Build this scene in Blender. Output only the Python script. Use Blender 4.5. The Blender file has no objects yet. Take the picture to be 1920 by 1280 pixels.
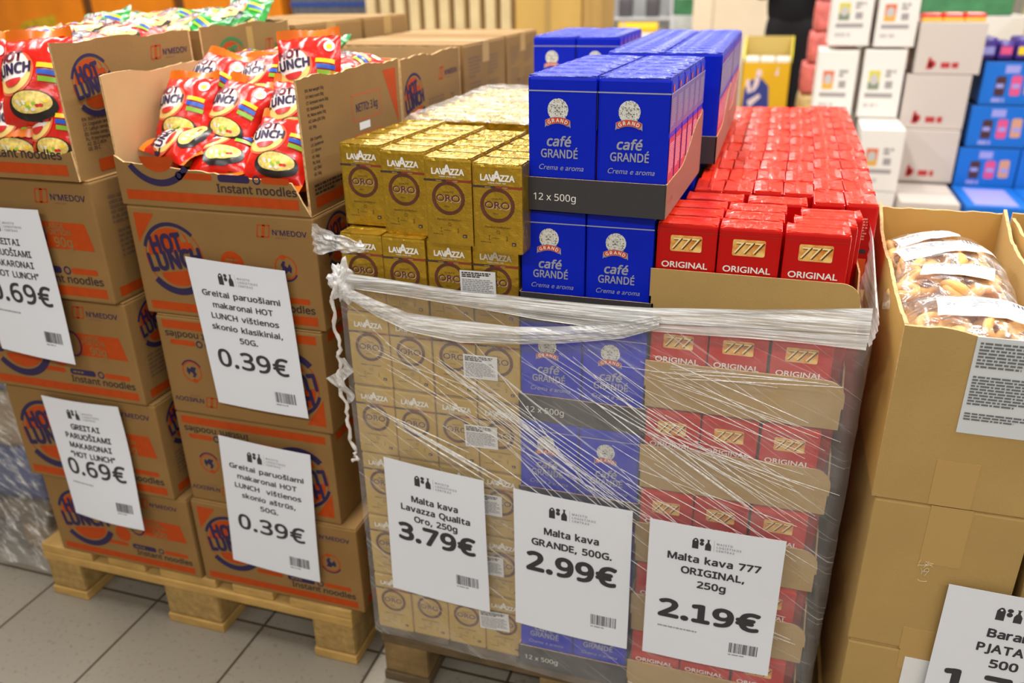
import bpy, bmesh, math, random, os
from mathutils import Vector, Matrix, noise

random.seed(7)
SC = bpy.context.scene
COL = SC.collection
PI = math.pi


def lin(c):
    c = c / 255.0
    return c / 12.92 if c <= 0.04045 else ((c + 0.055) / 1.055) ** 2.4


def rgb(r, g, b):
    return (lin(r), lin(g), lin(b), 1.0)


# ------------------------------------------------------------------ camera
cam_d = bpy.data.cameras.new('camera')
cam = bpy.data.objects.new('camera', cam_d)
COL.objects.link(cam)
cam_d.sensor_fit = 'HORIZONTAL'
cam_d.sensor_width = 36.0
cam_d.lens = 28.734
PITCH, YAW, ROLL = 0.41793, 0.30995, -0.01773


def _cam_rows():
    cy, sy = math.cos(YAW), math.sin(YAW)
    rz = Matrix(((cy, sy, 0), (-sy, cy, 0), (0, 0, 1)))
    base = Matrix(((1, 0, 0), (0, 0, -1), (0, 1, 0)))
    cp, sp = math.cos(PITCH), math.sin(PITCH)
    rx = Matrix(((1, 0, 0), (0, cp, -sp), (0, sp, cp)))
    cr, sr = math.cos(ROLL), math.sin(ROLL)
    rr = Matrix(((cr, -sr, 0), (sr, cr, 0), (0, 0, 1)))
    return rr @ rx @ base @ rz


_m = _cam_rows()
_r, _d, _f = _m[0], _m[1], _m[2]
CAM_Z = 1.32
cam.matrix_world = Matrix(((_r[0], -_d[0], -_f[0], 0), (_r[1], -_d[1], -_f[1], 0), (_r[2], -_d[2], -_f[2], CAM_Z), (0, 0, 0, 1)))
cam_d.clip_start = 0.05
cam_d.dof.use_dof = True
cam_d.dof.focus_distance = Vector((-0.25, 1.12, 1.08 - CAM_Z)).dot(Vector(_f))
cam_d.dof.aperture_fstop = 3.2
SC.camera = cam

# ------------------------------------------------------------------ view, world, lamps
SC.view_settings.view_transform = 'Standard'
SC.view_settings.look = 'None'
SC.view_settings.gamma = 1.0
SC.view_settings.use_curve_mapping = False
SC.view_settings.exposure = -0.30

world = bpy.data.worlds.new('world')
SC.world = world
world.use_nodes = True
world.node_tree.nodes['Background'].inputs[0].default_value = (0.9, 0.95, 1.0, 1)
world.node_tree.nodes['Background'].inputs[1].default_value = 0.2


def tube_lamp(x, y, lx, ly, power, z=3.3, col=(0.985, 0.97, 0.95)):
    d = bpy.data.lights.new('ceiling_tube', 'AREA')
    d.shape = 'RECTANGLE'
    d.size, d.size_y = lx, ly
    d.energy = power
    d.color = col
    o = bpy.data.objects.new('ceiling_tube', d)
    o.location = (x, y, z)
    COL.objects.link(o)
    return o


for lx_ in (-2.9, -0.75, 1.4):
    tube_lamp(lx_, 2.2, 0.22, 3.6, 142)
    tube_lamp(lx_, 6.6, 0.22, 3.6, 105)
tube_lamp(-4.8, 4.2, 0.22, 3.6, 90)
tube_lamp(3.4, 4.2, 0.22, 3.6, 90)
for lx_ in (-1.9, 0.5, 2.9):
    tube_lamp(lx_, -1.7, 2.0, 0.22, 58)

# ------------------------------------------------------------------ materials
MATS = {}


def mat(name, col, rough=0.6, metal=0.0, spec=0.5, bump=None, var=None, coat=0.0, emit=None):
    """bump = (scale, strength, detail); var = (scale, amount) brightness mottling"""
    if name in MATS:
        return MATS[name]
    m = bpy.data.materials.new(name)
    m.use_nodes = True
    nt = m.node_tree
    b = nt.nodes['Principled BSDF']
    b.inputs['Base Color'].default_value = col
    b.inputs['Roughness'].default_value = rough
    b.inputs['Metallic'].default_value = metal
    b.inputs['Specular IOR Level'].default_value = spec
    b.inputs['Coat Weight'].default_value = coat
    b.inputs['Coat Roughness'].default_value = 0.12
    tc = nt.nodes.new('ShaderNodeTexCoord')
    if bump:
        n = nt.nodes.new('ShaderNodeTexNoise')
        n.inputs['Scale'].default_value = bump[0]
        n.inputs['Detail'].default_value = bump[2] if len(bump) > 2 else 3
        nt.links.new(tc.outputs['Object'], n.inputs['Vector'])
        bp = nt.nodes.new('ShaderNodeBump')
        bp.inputs['Strength'].default_value = bump[1]
        bp.inputs['Distance'].default_value = 0.01
        nt.links.new(n.outputs['Fac'], bp.inputs['Height'])
        nt.links.new(bp.outputs['Normal'], b.inputs['Normal'])
    if var:
        n = nt.nodes.new('ShaderNodeTexNoise')
        n.inputs['Scale'].default_value = var[0]
        n.inputs['Detail'].default_value = 5
        if len(var) > 2:
            mp = nt.nodes.new('ShaderNodeMapping')
            mp.inputs['Scale'].default_value = var[2]
            nt.links.new(tc.outputs['Object'], mp.inputs['Vector'])
            nt.links.new(mp.outputs['Vector'], n.inputs['Vector'])
        else:
            nt.links.new(tc.outputs['Object'], n.inputs['Vector'])
        mr = nt.nodes.new('ShaderNodeMapRange')
        mr.inputs['From Min'].default_value = 0.3
        mr.inputs['From Max'].default_value = 0.7
        mr.inputs['To Min'].default_value = 1 - var[1]
        mr.inputs['To Max'].default_value = 1 + var[1]
        nt.links.new(n.outputs['Fac'], mr.inputs['Value'])
        mx = nt.nodes.new('ShaderNodeMix')
        mx.data_type = 'RGBA'
        mx.blend_type = 'MULTIPLY'
        mx.inputs['Factor'].default_value = 1.0
        mx.inputs['A'].default_value = col
        nt.links.new(mr.outputs['Result'], mx.inputs['B'])
        nt.links.new(mx.outputs['Result'], b.inputs['Base Color'])
    MATS[name] = m
    return m


def film_mat(name, base, gain, scale, dirs, tint=(1, 1, 1, 1), lo=0.55, hi=0.75, gloss=0.35, uv=True, rough=0.25):
    """clear stretch film: transparent, with whitish stretch streaks running along the film's own UV directions"""
    if name in MATS:
        return MATS[name]
    m = bpy.data.materials.new(name)
    m.use_nodes = True
    nt = m.node_tree
    for n in list(nt.nodes):
        nt.nodes.remove(n)
    out = nt.nodes.new('ShaderNodeOutputMaterial')
    tr = nt.nodes.new('ShaderNodeBsdfTransparent')
    df = nt.nodes.new('ShaderNodeBsdfDiffuse')
    df.inputs['Color'].default_value = (0.93 * tint[0], 0.93 * tint[1], 0.93 * tint[2], 1)
    gl = nt.nodes.new('ShaderNodeBsdfGlossy')
    gl.inputs['Roughness'].default_value = rough
    gl.inputs['Color'].default_value = (1, 1, 1, 1)
    mg = nt.nodes.new('ShaderNodeMixShader')
    mg.inputs[0].default_value = gloss
    nt.links.new(df.outputs[0], mg.inputs[1])
    nt.links.new(gl.outputs[0], mg.inputs[2])
    tc = nt.nodes.new('ShaderNodeTexCoord')
    acc = None
    for (ang, sx, sy, amp, l, h) in dirs:
        mp = nt.nodes.new('ShaderNodeMapping')
        mp.inputs['Rotation'].default_value = (0, 0, ang)
        mp2 = nt.nodes.new('ShaderNodeMapping')
        mp2.inputs['Scale'].default_value = (sx, sy, 1)
        nt.links.new(tc.outputs['UV' if uv else 'Object'], mp.inputs['Vector'])
        nt.links.new(mp.outputs['Vector'], mp2.inputs['Vector'])
        n = nt.nodes.new('ShaderNodeTexNoise')
        n.inputs['Scale'].default_value = scale
        n.inputs['Detail'].default_value = 4
        n.inputs['Roughness'].default_value = 0.65
        n.inputs['Distortion'].default_value = 0.15
        nt.links.new(mp2.outputs['Vector'], n.inputs['Vector'])
        mr = nt.nodes.new('ShaderNodeMapRange')
        mr.inputs['From Min'].default_value = l
        mr.inputs['From Max'].default_value = h
        mr.inputs['To Min'].default_value = 0
        mr.inputs['To Max'].default_value = amp
        nt.links.new(n.outputs['Fac'], mr.inputs['Value'])
        if acc is None:
            acc = mr.outputs['Result']
        else:
            ad = nt.nodes.new('ShaderNodeMath')
            ad.operation = 'ADD'
            nt.links.new(acc, ad.inputs[0])
            nt.links.new(mr.outputs['Result'], ad.inputs[1])
            acc = ad.outputs[0]
    ad = nt.nodes.new('ShaderNodeMath')
    ad.operation = 'MULTIPLY_ADD'
    ad.use_clamp = True
    nt.links.new(acc, ad.inputs[0])
    ad.inputs[1].default_value = gain
    ad.inputs[2].default_value = base
    bp = nt.nodes.new('ShaderNodeBump')
    bp.inputs['Strength'].default_value = 0.6
    bp.inputs['Distance'].default_value = 0.004
    nt.links.new(acc, bp.inputs['Height'])
    nt.links.new(bp.outputs['Normal'], gl.inputs['Normal'])
    mx = nt.nodes.new('ShaderNodeMixShader')
    nt.links.new(ad.outputs[0], mx.inputs[0])
    nt.links.new(tr.outputs[0], mx.inputs[1])
    nt.links.new(mg.outputs[0], mx.inputs[2])
    nt.links.new(mx.outputs[0], out.inputs['Surface'])
    MATS[name] = m
    return m


KRAFT = mat('kraft_board', rgb(140, 107, 62), 0.75, spec=0.25, var=(9, 0.07), bump=(240, 0.06))
KRAFT_IN = mat('kraft_inside', rgb(196, 158, 112), 0.8, spec=0.2, var=(7, 0.06))
KRAFT_EDGE = mat('kraft_cut_edge', rgb(205, 170, 122), 0.9, spec=0.1, var=(160, 0.25))
KRAFT_Y = mat('kraft_yellow_board', rgb(176, 146, 90), 0.75, spec=0.25, var=(8, 0.06), bump=(260, 0.06))
KRAFT_YIN = mat('kraft_yellow_inside', rgb(190, 150, 82), 0.8, spec=0.2, var=(8, 0.06))
TAPE = mat('brown_packing_tape', rgb(172, 138, 80), 0.3, spec=0.5)
INK_ORANGE = mat('orange_ink', rgb(176, 66, 8), 0.6, spec=0.25, var=(60, 0.08))
INK_NAVY = mat('navy_ink', rgb(48, 38, 76), 0.6, spec=0.25)
INK_DARK = mat('dark_ink', rgb(62, 50, 50), 0.7, spec=0.2)
INK_FAINT = mat('faint_ink', rgb(118, 92, 70), 0.7, spec=0.2)
INK_RED = mat('red_line_ink', rgb(196, 84, 50), 0.7, spec=0.2)
INK_GREEN = mat('green_ink', rgb(60, 120, 70), 0.7, spec=0.2)
KRAFT_INK = mat('kraft_knockout', rgb(140, 107, 62), 0.75, spec=0.2)
PAPER = mat('sign_paper', rgb(226, 230, 240), 0.45, spec=0.4)
PRINT_GREY = mat('price_print', rgb(58, 58, 62), 0.55, spec=0.3)
PRINT_LIGHT = mat('fine_print', rgb(150, 150, 156), 0.6, spec=0.3)
WHITE_PRINT = mat('white_print', rgb(236, 234, 228), 0.5)
GOLD = mat('gold_foil', rgb(190, 154, 48), 0.27, metal=0.74, bump=(75, 0.36, 4), var=(22, 0.10))
GOLD_W = mat('gold_foil_in_wrap', rgb(196, 162, 76), 0.42, metal=0.25, bump=(60, 0.12, 4), var=(22, 0.06))  # duller copy of the gold foil, haze of the wrap put into the colour
GOLD_SIDE = GOLD
BROWN_P = mat('brown_ring_print', rgb(92, 46, 34), 0.4, bump=(60, 0.1), var=(30, 0.3))
BROWN_D = mat('dark_band_print', rgb(62, 46, 42), 0.4)
RED_B = mat('red_band_print', rgb(140, 52, 36), 0.4)
GOLD_TXT = mat('faint_gold_text', rgb(96, 76, 26), 0.5)
PALE_TXT = mat('pale_outline_print', rgb(226, 196, 160), 0.45)
BLUE = mat('blue_foil', rgb(0, 32, 190), 0.36, spec=0.18, bump=(40, 0.05, 3))
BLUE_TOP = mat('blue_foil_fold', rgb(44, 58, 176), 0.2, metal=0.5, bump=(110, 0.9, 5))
SILVER = mat('silver_print', rgb(166, 170, 190), 0.4, metal=0.3)
LILAC = mat('lilac_side_print', rgb(100, 88, 156), 0.4)
PINK = mat('pink_side_print', rgb(184, 42, 88), 0.4)
NAVY = mat('navy_side_print', rgb(40, 44, 96), 0.4)
RED = mat('red_foil', rgb(192, 8, 8), 0.32, spec=0.25, bump=(30, 0.06, 3))
RED_TOP = mat('red_foil_lit_fold', rgb(232, 48, 24), 0.3, spec=0.5, bump=(55, 0.35, 4), coat=0.3)  # lighter copy of the red foil, overhead light put into the colour
BADGE = None
BLACK_CARD = mat('charcoal_tray_card', rgb(58, 56, 58), 0.6, spec=0.3, bump=(300, 0.05))
TRAY_SIDE = mat('tray_side_card', rgb(140, 98, 84), 0.5, spec=0.4)
WOOD = mat('pallet_wood', rgb(184, 148, 86), 0.75, spec=0.2, var=(5, 0.16, (3, 3, 9)), bump=(40, 0.2))
WOOD_D = mat('grey_pallet_wood', rgb(98, 82, 60), 0.8, spec=0.2, var=(6, 0.25, (3, 3, 9)), bump=(40, 0.2))
CHIP = mat('chipboard_block', rgb(162, 132, 80), 0.85, spec=0.2, var=(60, 0.2), bump=(90, 0.2))
CHIP_D = mat('dark_chipboard_block', rgb(128, 104, 68), 0.85, spec=0.2, var=(14, 0.35), bump=(90, 0.2))


def badge_mat():
    m = mat('gold_badge', rgb(226, 150, 54), 0.4, spec=0.4)
    nt = m.node_tree
    b = nt.nodes['Principled BSDF']
    n = nt.nodes.new('ShaderNodeTexNoise')
    n.inputs['Scale'].default_value = 55
    tc = nt.nodes.new('ShaderNodeTexCoord')
    nt.links.new(tc.outputs['Object'], n.inputs['Vector'])
    cr = nt.nodes.new('ShaderNodeValToRGB')
    cr.color_ramp.elements[0].color = rgb(214, 120, 30)
    cr.color_ramp.elements[0].position = 0.35
    cr.color_ramp.elements[1].color = rgb(244, 206, 120)
    cr.color_ramp.elements[1].position = 0.65
    nt.links.new(n.outputs['Fac'], cr.inputs[0])
    nt.links.new(cr.outputs[0], b.inputs['Base Color'])
    return m


BADGE = badge_mat()


def engraving_mat():
    m = mat('engraved_emblem', rgb(206, 206, 202), 0.5)
    nt = m.node_tree
    b = nt.nodes['Principled BSDF']
    v = nt.nodes.new('ShaderNodeTexNoise')
    v.inputs['Scale'].default_value = 520
    v.inputs['Detail'].default_value = 2
    tc = nt.nodes.new('ShaderNodeTexCoord')
    nt.links.new(tc.outputs['Object'], v.inputs['Vector'])
    cr = nt.nodes.new('ShaderNodeValToRGB')
    cr.color_ramp.elements[0].color = rgb(96, 102, 100)
    cr.color_ramp.elements[0].position = 0.36
    cr.color_ramp.elements[1].color = rgb(222, 222, 216)
    cr.color_ramp.elements[1].position = 0.48
    nt.links.new(v.outputs['Fac'], cr.inputs[0])
    nt.links.new(cr.outputs[0], b.inputs['Base Color'])
    return m


ENGRAVE = engraving_mat()


# ------------------------------------------------------------------ objects
def props(o, label=None, cat=None, group=None, kind=None):
    if label:
        o['label'] = label
    if cat:
        o['category'] = cat
    if group:
        o['group'] = group
    if kind:
        o['kind'] = kind
    return o


def empty(name, loc=(0, 0, 0), rz=0.0):
    o = bpy.data.objects.new(name, None)
    o.empty_display_size = 0.05
    COL.objects.link(o)
    o.location = loc
    o.rotation_euler = (0, 0, rz)
    return o


class MB:
    def __init__(s):
        s.v, s.f, s.mi, s.mats, s.uv = [], [], [], [], None

    def slot(s, m):
        if m not in s.mats:
            s.mats.append(m)
        return s.mats.index(m)

    def add(s, verts, faces, m):
        k = len(s.v)
        i = s.slot(m)
        s.v.extend([tuple(p) for p in verts])
        for f in faces:
            s.f.append([k + a for a in f])
            s.mi.append(i)

    def box(s, x0, x1, y0, y1, z0, z1, m):
        v = [(x0, y0, z0), (x1, y0, z0), (x1, y1, z0), (x0, y1, z0), (x0, y0, z1), (x1, y0, z1), (x1, y1, z1), (x0, y1, z1)]
        s.add(v, [(0, 3, 2, 1), (4, 5, 6, 7), (0, 1, 5, 4), (1, 2, 6, 5), (2, 3, 7, 6), (3, 0, 4, 7)], m)

    def bbox(s, x0, x1, y0, y1, z0, z1, m, r=0.003, seg=2, mtop=None):
        """rounded box"""
        bm = bmesh.new()
        bmesh.ops.create_cube(bm, size=1)
        for v in bm.verts:
            v.co = Vector((x0 + (v.co.x + .5) * (x1 - x0), y0 + (v.co.y + .5) * (y1 - y0), z0 + (v.co.z + .5) * (z1 - z0)))
        bmesh.ops.bevel(bm, geom=list(bm.edges), offset=r, segments=seg, affect='EDGES', profile=0.6)
        bm.normal_update()
        bm.verts.index_update()
        s.add_bm(bm, m, mtop)

    def add_bm(s, bm, m, mtop=None, free=True):
        bm.verts.index_update()
        k = len(s.v)
        i = s.slot(m)
        j = s.slot(mtop) if mtop else i
        s.v.extend([tuple(v.co) for v in bm.verts])
        for f in bm.faces:
            s.f.append([k + v.index for v in f.verts])
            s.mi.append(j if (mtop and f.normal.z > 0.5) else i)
        if free:
            bm.free()

    def prism(s, pts, fn, t0, t1, m, medge=None):
        """outline pts (2D) extruded between depths t0 and t1; fn(x, y, t) gives the 3D point"""
        n = len(pts)
        a = [fn(x, y, t0) for x, y in pts]
        b = [fn(x, y, t1) for x, y in pts]
        s.add(a + b, [tuple(range(n)), tuple(range(2 * n - 1, n - 1, -1))], m)
        s.add(a + b, [(i, (i + 1) % n, n + (i + 1) % n, n + i) for i in range(n)], medge or m)

    def tube(s, pts, r, m, n=6, closed=False):
        k = len(pts)
        P = [Vector(p) for p in pts]
        R = r if isinstance(r, (list, tuple)) else [r] * k
        vs = []
        up = Vector((0.13, 0.31, 0.94))
        for i in range(k):
            if closed:
                t = P[(i + 1) % k] - P[i - 1]
            else:
                t = P[min(i + 1, k - 1)] - P[max(i - 1, 0)]
            t.normalize()
            a = t.cross(up).normalized()
            b = t.cross(a)
            for j in range(n):
                q = 2 * PI * j / n
                vs.append(P[i] + (a * math.cos(q) + b * math.sin(q)) * R[i])
        fs = []
        for i in range(k if closed else k - 1):
            for j in range(n):
                fs.append((i * n + j, i * n + (j + 1) % n, ((i + 1) % k) * n + (j + 1) % n, ((i + 1) % k) * n + j))
        if not closed:
            fs.append(tuple(range(n - 1, -1, -1)))
            fs.append(tuple((k - 1) * n + j for j in range(n)))
        s.add(vs, fs, m)

    def build(s, name, parent=None, smooth=False, loc=None, rot=None):
        me = bpy.data.meshes.new(name)
        me.from_pydata(s.v, [], s.f)
        for m in s.mats:
            me.materials.append(m)
        me.polygons.foreach_set('material_index', s.mi)
        if smooth:
            me.polygons.foreach_set('use_smooth', [True] * len(s.f))
        me.update()
        o = bpy.data.objects.new(name, me)
        COL.objects.link(o)
        if parent is not None:
            o.parent = parent
        if loc is not None:
            o.location = loc
        if rot is not None:
            o.rotation_euler = rot
        return o


def dup(o, loc=None, rot=None, label=None, group=None, scale=None):
    c = o.copy()
    COL.objects.link(c)
    if loc is not None:
        c.location = loc
    if rot is not None:
        c.rotation_euler = rot
    if scale is not None:
        c.scale = scale
    if label:
        c['label'] = label
    if group:
        c['group'] = group
    for ch in list(o.children):
        d = ch.copy()
        COL.objects.link(d)
        d.parent = c
        for g in list(ch.children):
            e = g.copy()
            COL.objects.link(e)
            e.parent = d
    return c


# ------------------------------------------------------------------ flat print shapes
FD = bpy.utils.system_resource('DATAFILES', path='fonts') or ''


def _font(fn):
    try:
        return bpy.data.fonts.load(os.path.join(FD, fn))
    except Exception:
        return None


FONTS = {'inter': _font('NotoSansHebrew-Regular.woff2'), 'mono': _font('DejaVuSansMono.woff2'), 'gill': None}
_TC = {}


def _glyphs(s, font, shear):
    """triangulated outline of a short text at size 1, advance included"""
    key = (s, font, shear)
    if key in _TC:
        return _TC[key]
    c = bpy.data.curves.new('print_text', 'FONT')
    c.body = s
    c.size = 1.0
    c.shear = shear
    c.resolution_u = 4
    if FONTS.get(font):
        c.font = FONTS[font]
    o = bpy.data.objects.new('print_text', c)
    COL.objects.link(o)
    bpy.context.view_layer.update()
    dg = bpy.context.evaluated_depsgraph_get()
    me = o.evaluated_get(dg).to_mesh()
    v = [(p.co.x, p.co.y) for p in me.vertices]
    f = [tuple(p.vertices) for p in me.polygons]
    o.evaluated_get(dg).to_mesh_clear()
    bpy.data.objects.remove(o)
    bpy.data.curves.remove(c)
    _TC[key] = (v, f)
    return _TC[key]


def cap_height(font):
    v, f = _glyphs('H', font, 0.0)
    return max(p[1] for p in v)


def text2(s, h, bold=0.0, align='C', font='inter', sx=1.0, shear=0.0, track=0.0, nb=8):
    """text as (verts, faces); h = capital height; bold = stroke growth as a fraction of h"""
    size = h / cap_height('inter' if font == 'verdana' else font)
    V, F = [], []
    if font == 'verdana' or track:
        x = 0.0
        for ch in s:
            fo = font
            if font == 'verdana':
                fo = 'mono' if ch in 'I1' else 'inter'
            if ch == ' ':
                x += 0.30 + track
                continue
            v, f = _glyphs(ch, fo, shear)
            if not v:
                x += 0.3
                continue
            if fo == 'mono':
                q = cap_height('inter') / cap_height('mono')
                v = [(p[0] * q, p[1] * q) for p in v]
            x0 = min(p[0] for p in v)
            x1 = max(p[0] for p in v)
            k = len(V)
            V += [(p[0] - x0 + x, p[1]) for p in v]
            F += [tuple(a + k for a in q) for q in f]
            x += (x1 - x0) + 0.085 + track + (0.02 if ch in 'il.,' else 0)
    else:
        v, f = _glyphs(s, font, shear)
        V, F = list(v), list(f)
    if not V:
        return [], []
    x0 = min(p[0] for p in V)
    x1 = max(p[0] for p in V)
    dx = {'C': -(x0 + x1) / 2, 'L': -x0, 'R': -x1}[align]
    V = [((p[0] + dx) * size * sx, p[1] * size) for p in V]
    if bold:
        V2, F2 = [], []
        r = bold * h * .56
        offs = [(0, 0)] + [(r * math.cos(2 * PI * i / nb), r * math.sin(2 * PI * i / nb)) for i in range(nb)]
        for q, (ox, oy) in enumerate(offs):
            k = len(V2)
            V2 += [(p[0] + ox, p[1] + oy, q * .16) for p in V]
            F2 += [tuple(a + k for a in q) for q in F]
        V, F = V2, F2
    return V, F


def fit(shape, w):
    V, F = shape
    x0, x1 = min(p[0] for p in V), max(p[0] for p in V)
    k = w / (x1 - x0)
    return [(p[0] * k,) + tuple(p[1:]) for p in V], F


def rect2(x0, y0, x1, y1, nx=1, ny=1):
    V = [(x0 + (x1 - x0) * i / nx, y0 + (y1 - y0) * j / ny) for j in range(ny + 1) for i in range(nx + 1)]
    w = nx + 1
    return V, [(j * w + i, j * w + i + 1, (j + 1) * w + i + 1, (j + 1) * w + i) for j in range(ny) for i in range(nx)]


def poly2(pts):
    return list(pts), [tuple(range(len(pts)))]


def ring2(cx, cy, r0, r1, a0=0.0, a1=2 * PI, n=36, ky=1.0):
    V, F = [], []
    for i in range(n + 1):
        a = a0 + (a1 - a0) * i / n
        for r in (r0, r1):
            V.append((cx + r * math.cos(a), cy + r * ky * math.sin(a)))
    for i in range(n):
        F.append((2 * i, 2 * i + 1, 2 * i + 3, 2 * i + 2))
    return V, F


def disc2(cx, cy, rx, ry, n=28, nr=1, a0=0.0, a1=2 * PI):
    V, F = [(cx, cy)], []
    for k in range(1, nr + 1):
        for i in range(n + 1):
            a = a0 + (a1 - a0) * i / n
            V.append((cx + rx * k / nr * math.cos(a), cy + ry * k / nr * math.sin(a)))
    w = n + 1
    for i in range(n):
        F.append((0, 1 + i, 2 + i))
        for k in range(nr - 1):
            F.append((1 + k * w + i, 1 + (k + 1) * w + i, 2 + (k + 1) * w + i, 2 + k * w + i))
    return V, F


def rrect2(x0, y0, x1, y1, r):
    pts = []
    for cx, cy, a in ((x1 - r, y1 - r, 0), (x0 + r, y1 - r, PI / 2), (x0 + r, y0 + r, PI), (x1 - r, y0 + r, 1.5 * PI)):
        for i in range(5):
            q = a + PI / 2 * i / 4
            pts.append((cx + r * math.cos(q), cy + r * math.sin(q)))
    return poly2(pts)


def words2(x, y, w, h, rows, fill=0.55, seed=1, gap=0.0):
    """lines of unreadably small writing: little word-long dashes"""
    rnd = random.Random(seed)
    V, F = [], []
    for r in range(rows):
        yy = y + h - (r + 0.5) * h / rows
        hh = h / rows * fill * 0.5
        xx = x
        end = x + w * (1 if r < rows - 1 else 0.6) * rnd.uniform(0.85, 1)
        while xx < end:
            l = rnd.uniform(0.6, 2.6) * h / rows
            x2 = min(xx + l, end)
            k = len(V)
            V += [(xx, yy - hh), (x2, yy - hh), (x2, yy + hh), (xx, yy + hh)]
            F.append((k, k + 1, k + 2, k + 3))
            xx = x2 + h / rows * 0.35
    return V, F


def bars2(x, y, w, h, seed=3, n=34):
    rnd = random.Random(seed)
    V, F = [], []
    ws = [rnd.choice((1, 1, 2, 3)) for _ in range(2 * n)]
    tot = sum(ws)
    xx = x
    for i, q in enumerate(ws):
        d = q * w / tot
        if i % 2 == 0:
            k = len(V)
            V += [(xx, y), (xx + d, y), (xx + d, y + h), (xx, y + h)]
            F.append((k, k + 1, k + 2, k + 3))
        xx += d
    return V, F


def put(mb, surf, shape, m, lift=1, at=(0, 0), rot=0.0, sc=1.0):
    """print a flat shape onto surf(x, y, lift_in_steps)"""
    V, F = shape
    c, s = math.cos(rot), math.sin(rot)
    mb.add([surf(at[0] + sc * (p[0] * c - p[1] * s), at[1] + sc * (p[0] * s + p[1] * c), lift + (p[2] if len(p) > 2 else 0)) for p in V], F, m)


LIFT = 0.00022


def plane(o, u, v, flip=False, w=0.0, h=0.0):
    """flat print surface with origin o and axes u, v; flip turns the print upside down inside w x h"""
    o, u, v = Vector(o), Vector(u), Vector(v)
    n = u.cross(v).normalized()

    def surf(x, y, l):
        if flip:
            x, y = w - x, h - y
        return o + u * x + v * y + n * (l * LIFT)
    return surf


# ================================================================== the hall
def floor_mat():
    m = mat('floor_tile', rgb(186, 176, 160), 0.35, spec=0.45)
    nt = m.node_tree
    b = nt.nodes['Principled BSDF']
    tc = nt.nodes.new('ShaderNodeTexCoord')
    mp = nt.nodes.new('ShaderNodeMapping')
    mp.inputs['Location'].default_value = (1.549 + 0.2865 * 20, -1.183 + 0.302 * 20, 0)
    nt.links.new(tc.outputs['Object'], mp.inputs['Vector'])
    br = nt.nodes.new('ShaderNodeTexBrick')
    br.offset = 0.0
    br.squash = 1.0
    br.inputs['Scale'].default_value = 1.0
    br.inputs['Brick Width'].default_value = 0.2865
    br.inputs['Row Height'].default_value = 0.302
    br.inputs['Mortar Size'].default_value = 0.0035
    br.inputs['Mortar Smooth'].default_value = 0.2
    br.inputs['Bias'].default_value = 0.0
    br.inputs['Color1'].default_value = rgb(140, 132, 118)
    br.inputs['Color2'].default_value = rgb(132, 124, 110)
    br.inputs['Mortar'].default_value = rgb(72, 62, 50)
    nt.links.new(mp.outputs['Vector'], br.inputs['Vector'])
    n = nt.nodes.new('ShaderNodeTexNoise')
    n.inputs['Scale'].default_value = 90
    n.inputs['Detail'].default_value = 6
    nt.links.new(tc.outputs['Object'], n.inputs['Vector'])
    cr = nt.nodes.new('ShaderNodeValToRGB')
    cr.color_ramp.elements[0].position = 0.30
    cr.color_ramp.elements[0].color = (0.74, 0.71, 0.66, 1)
    cr.color_ramp.elements[1].position = 0.42
    cr.color_ramp.elements[1].color = (1, 1, 1, 1)
    nt.links.new(n.outputs['Fac'], cr.inputs[0])
    mx = nt.nodes.new('ShaderNodeMix')
    mx.data_type = 'RGBA'
    mx.blend_type = 'MULTIPLY'
    mx.inputs['Factor'].default_value = 1
    nt.links.new(br.outputs['Color'], mx.inputs['A'])
    nt.links.new(cr.outputs[0], mx.inputs['B'])
    nt.links.new(mx.outputs['Result'], b.inputs['Base Color'])
    return m


def struct(name, m, x0, x1, y0, y1, z0, z1):
    b = MB()
    b.box(x0, x1, y0, y1, z0, z1, m)
    return props(b.build(name), kind='structure')


WALL = mat('painted_wall', rgb(190, 182, 166), 0.8, spec=0.2, var=(2, 0.03))
CEIL = mat('ceiling_panel', rgb(170, 168, 162), 0.85, spec=0.2)
RX0, RX1, RY0, RY1, RZ = -7.6, 5.2, -3.2, 11.0, 3.5
struct('floor', floor_mat(), RX0, RX1, RY0, RY1, -0.1, 0)
struct('ceiling', CEIL, RX0, RX1, RY0, RY1, RZ, RZ + 0.1)
struct('wall_back', WALL, RX0, RX1, RY1, RY1 + 0.1, 0, RZ)
struct('wall_front', WALL, RX0, RX1, RY0 - 0.1, RY0, 0, RZ)
struct('wall_left', WALL, RX0 - 0.1, RX0, RY0, RY1, 0, RZ)
struct('wall_right', WALL, RX1, RX1 + 0.1, RY0, RY1, 0, RZ)


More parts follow.
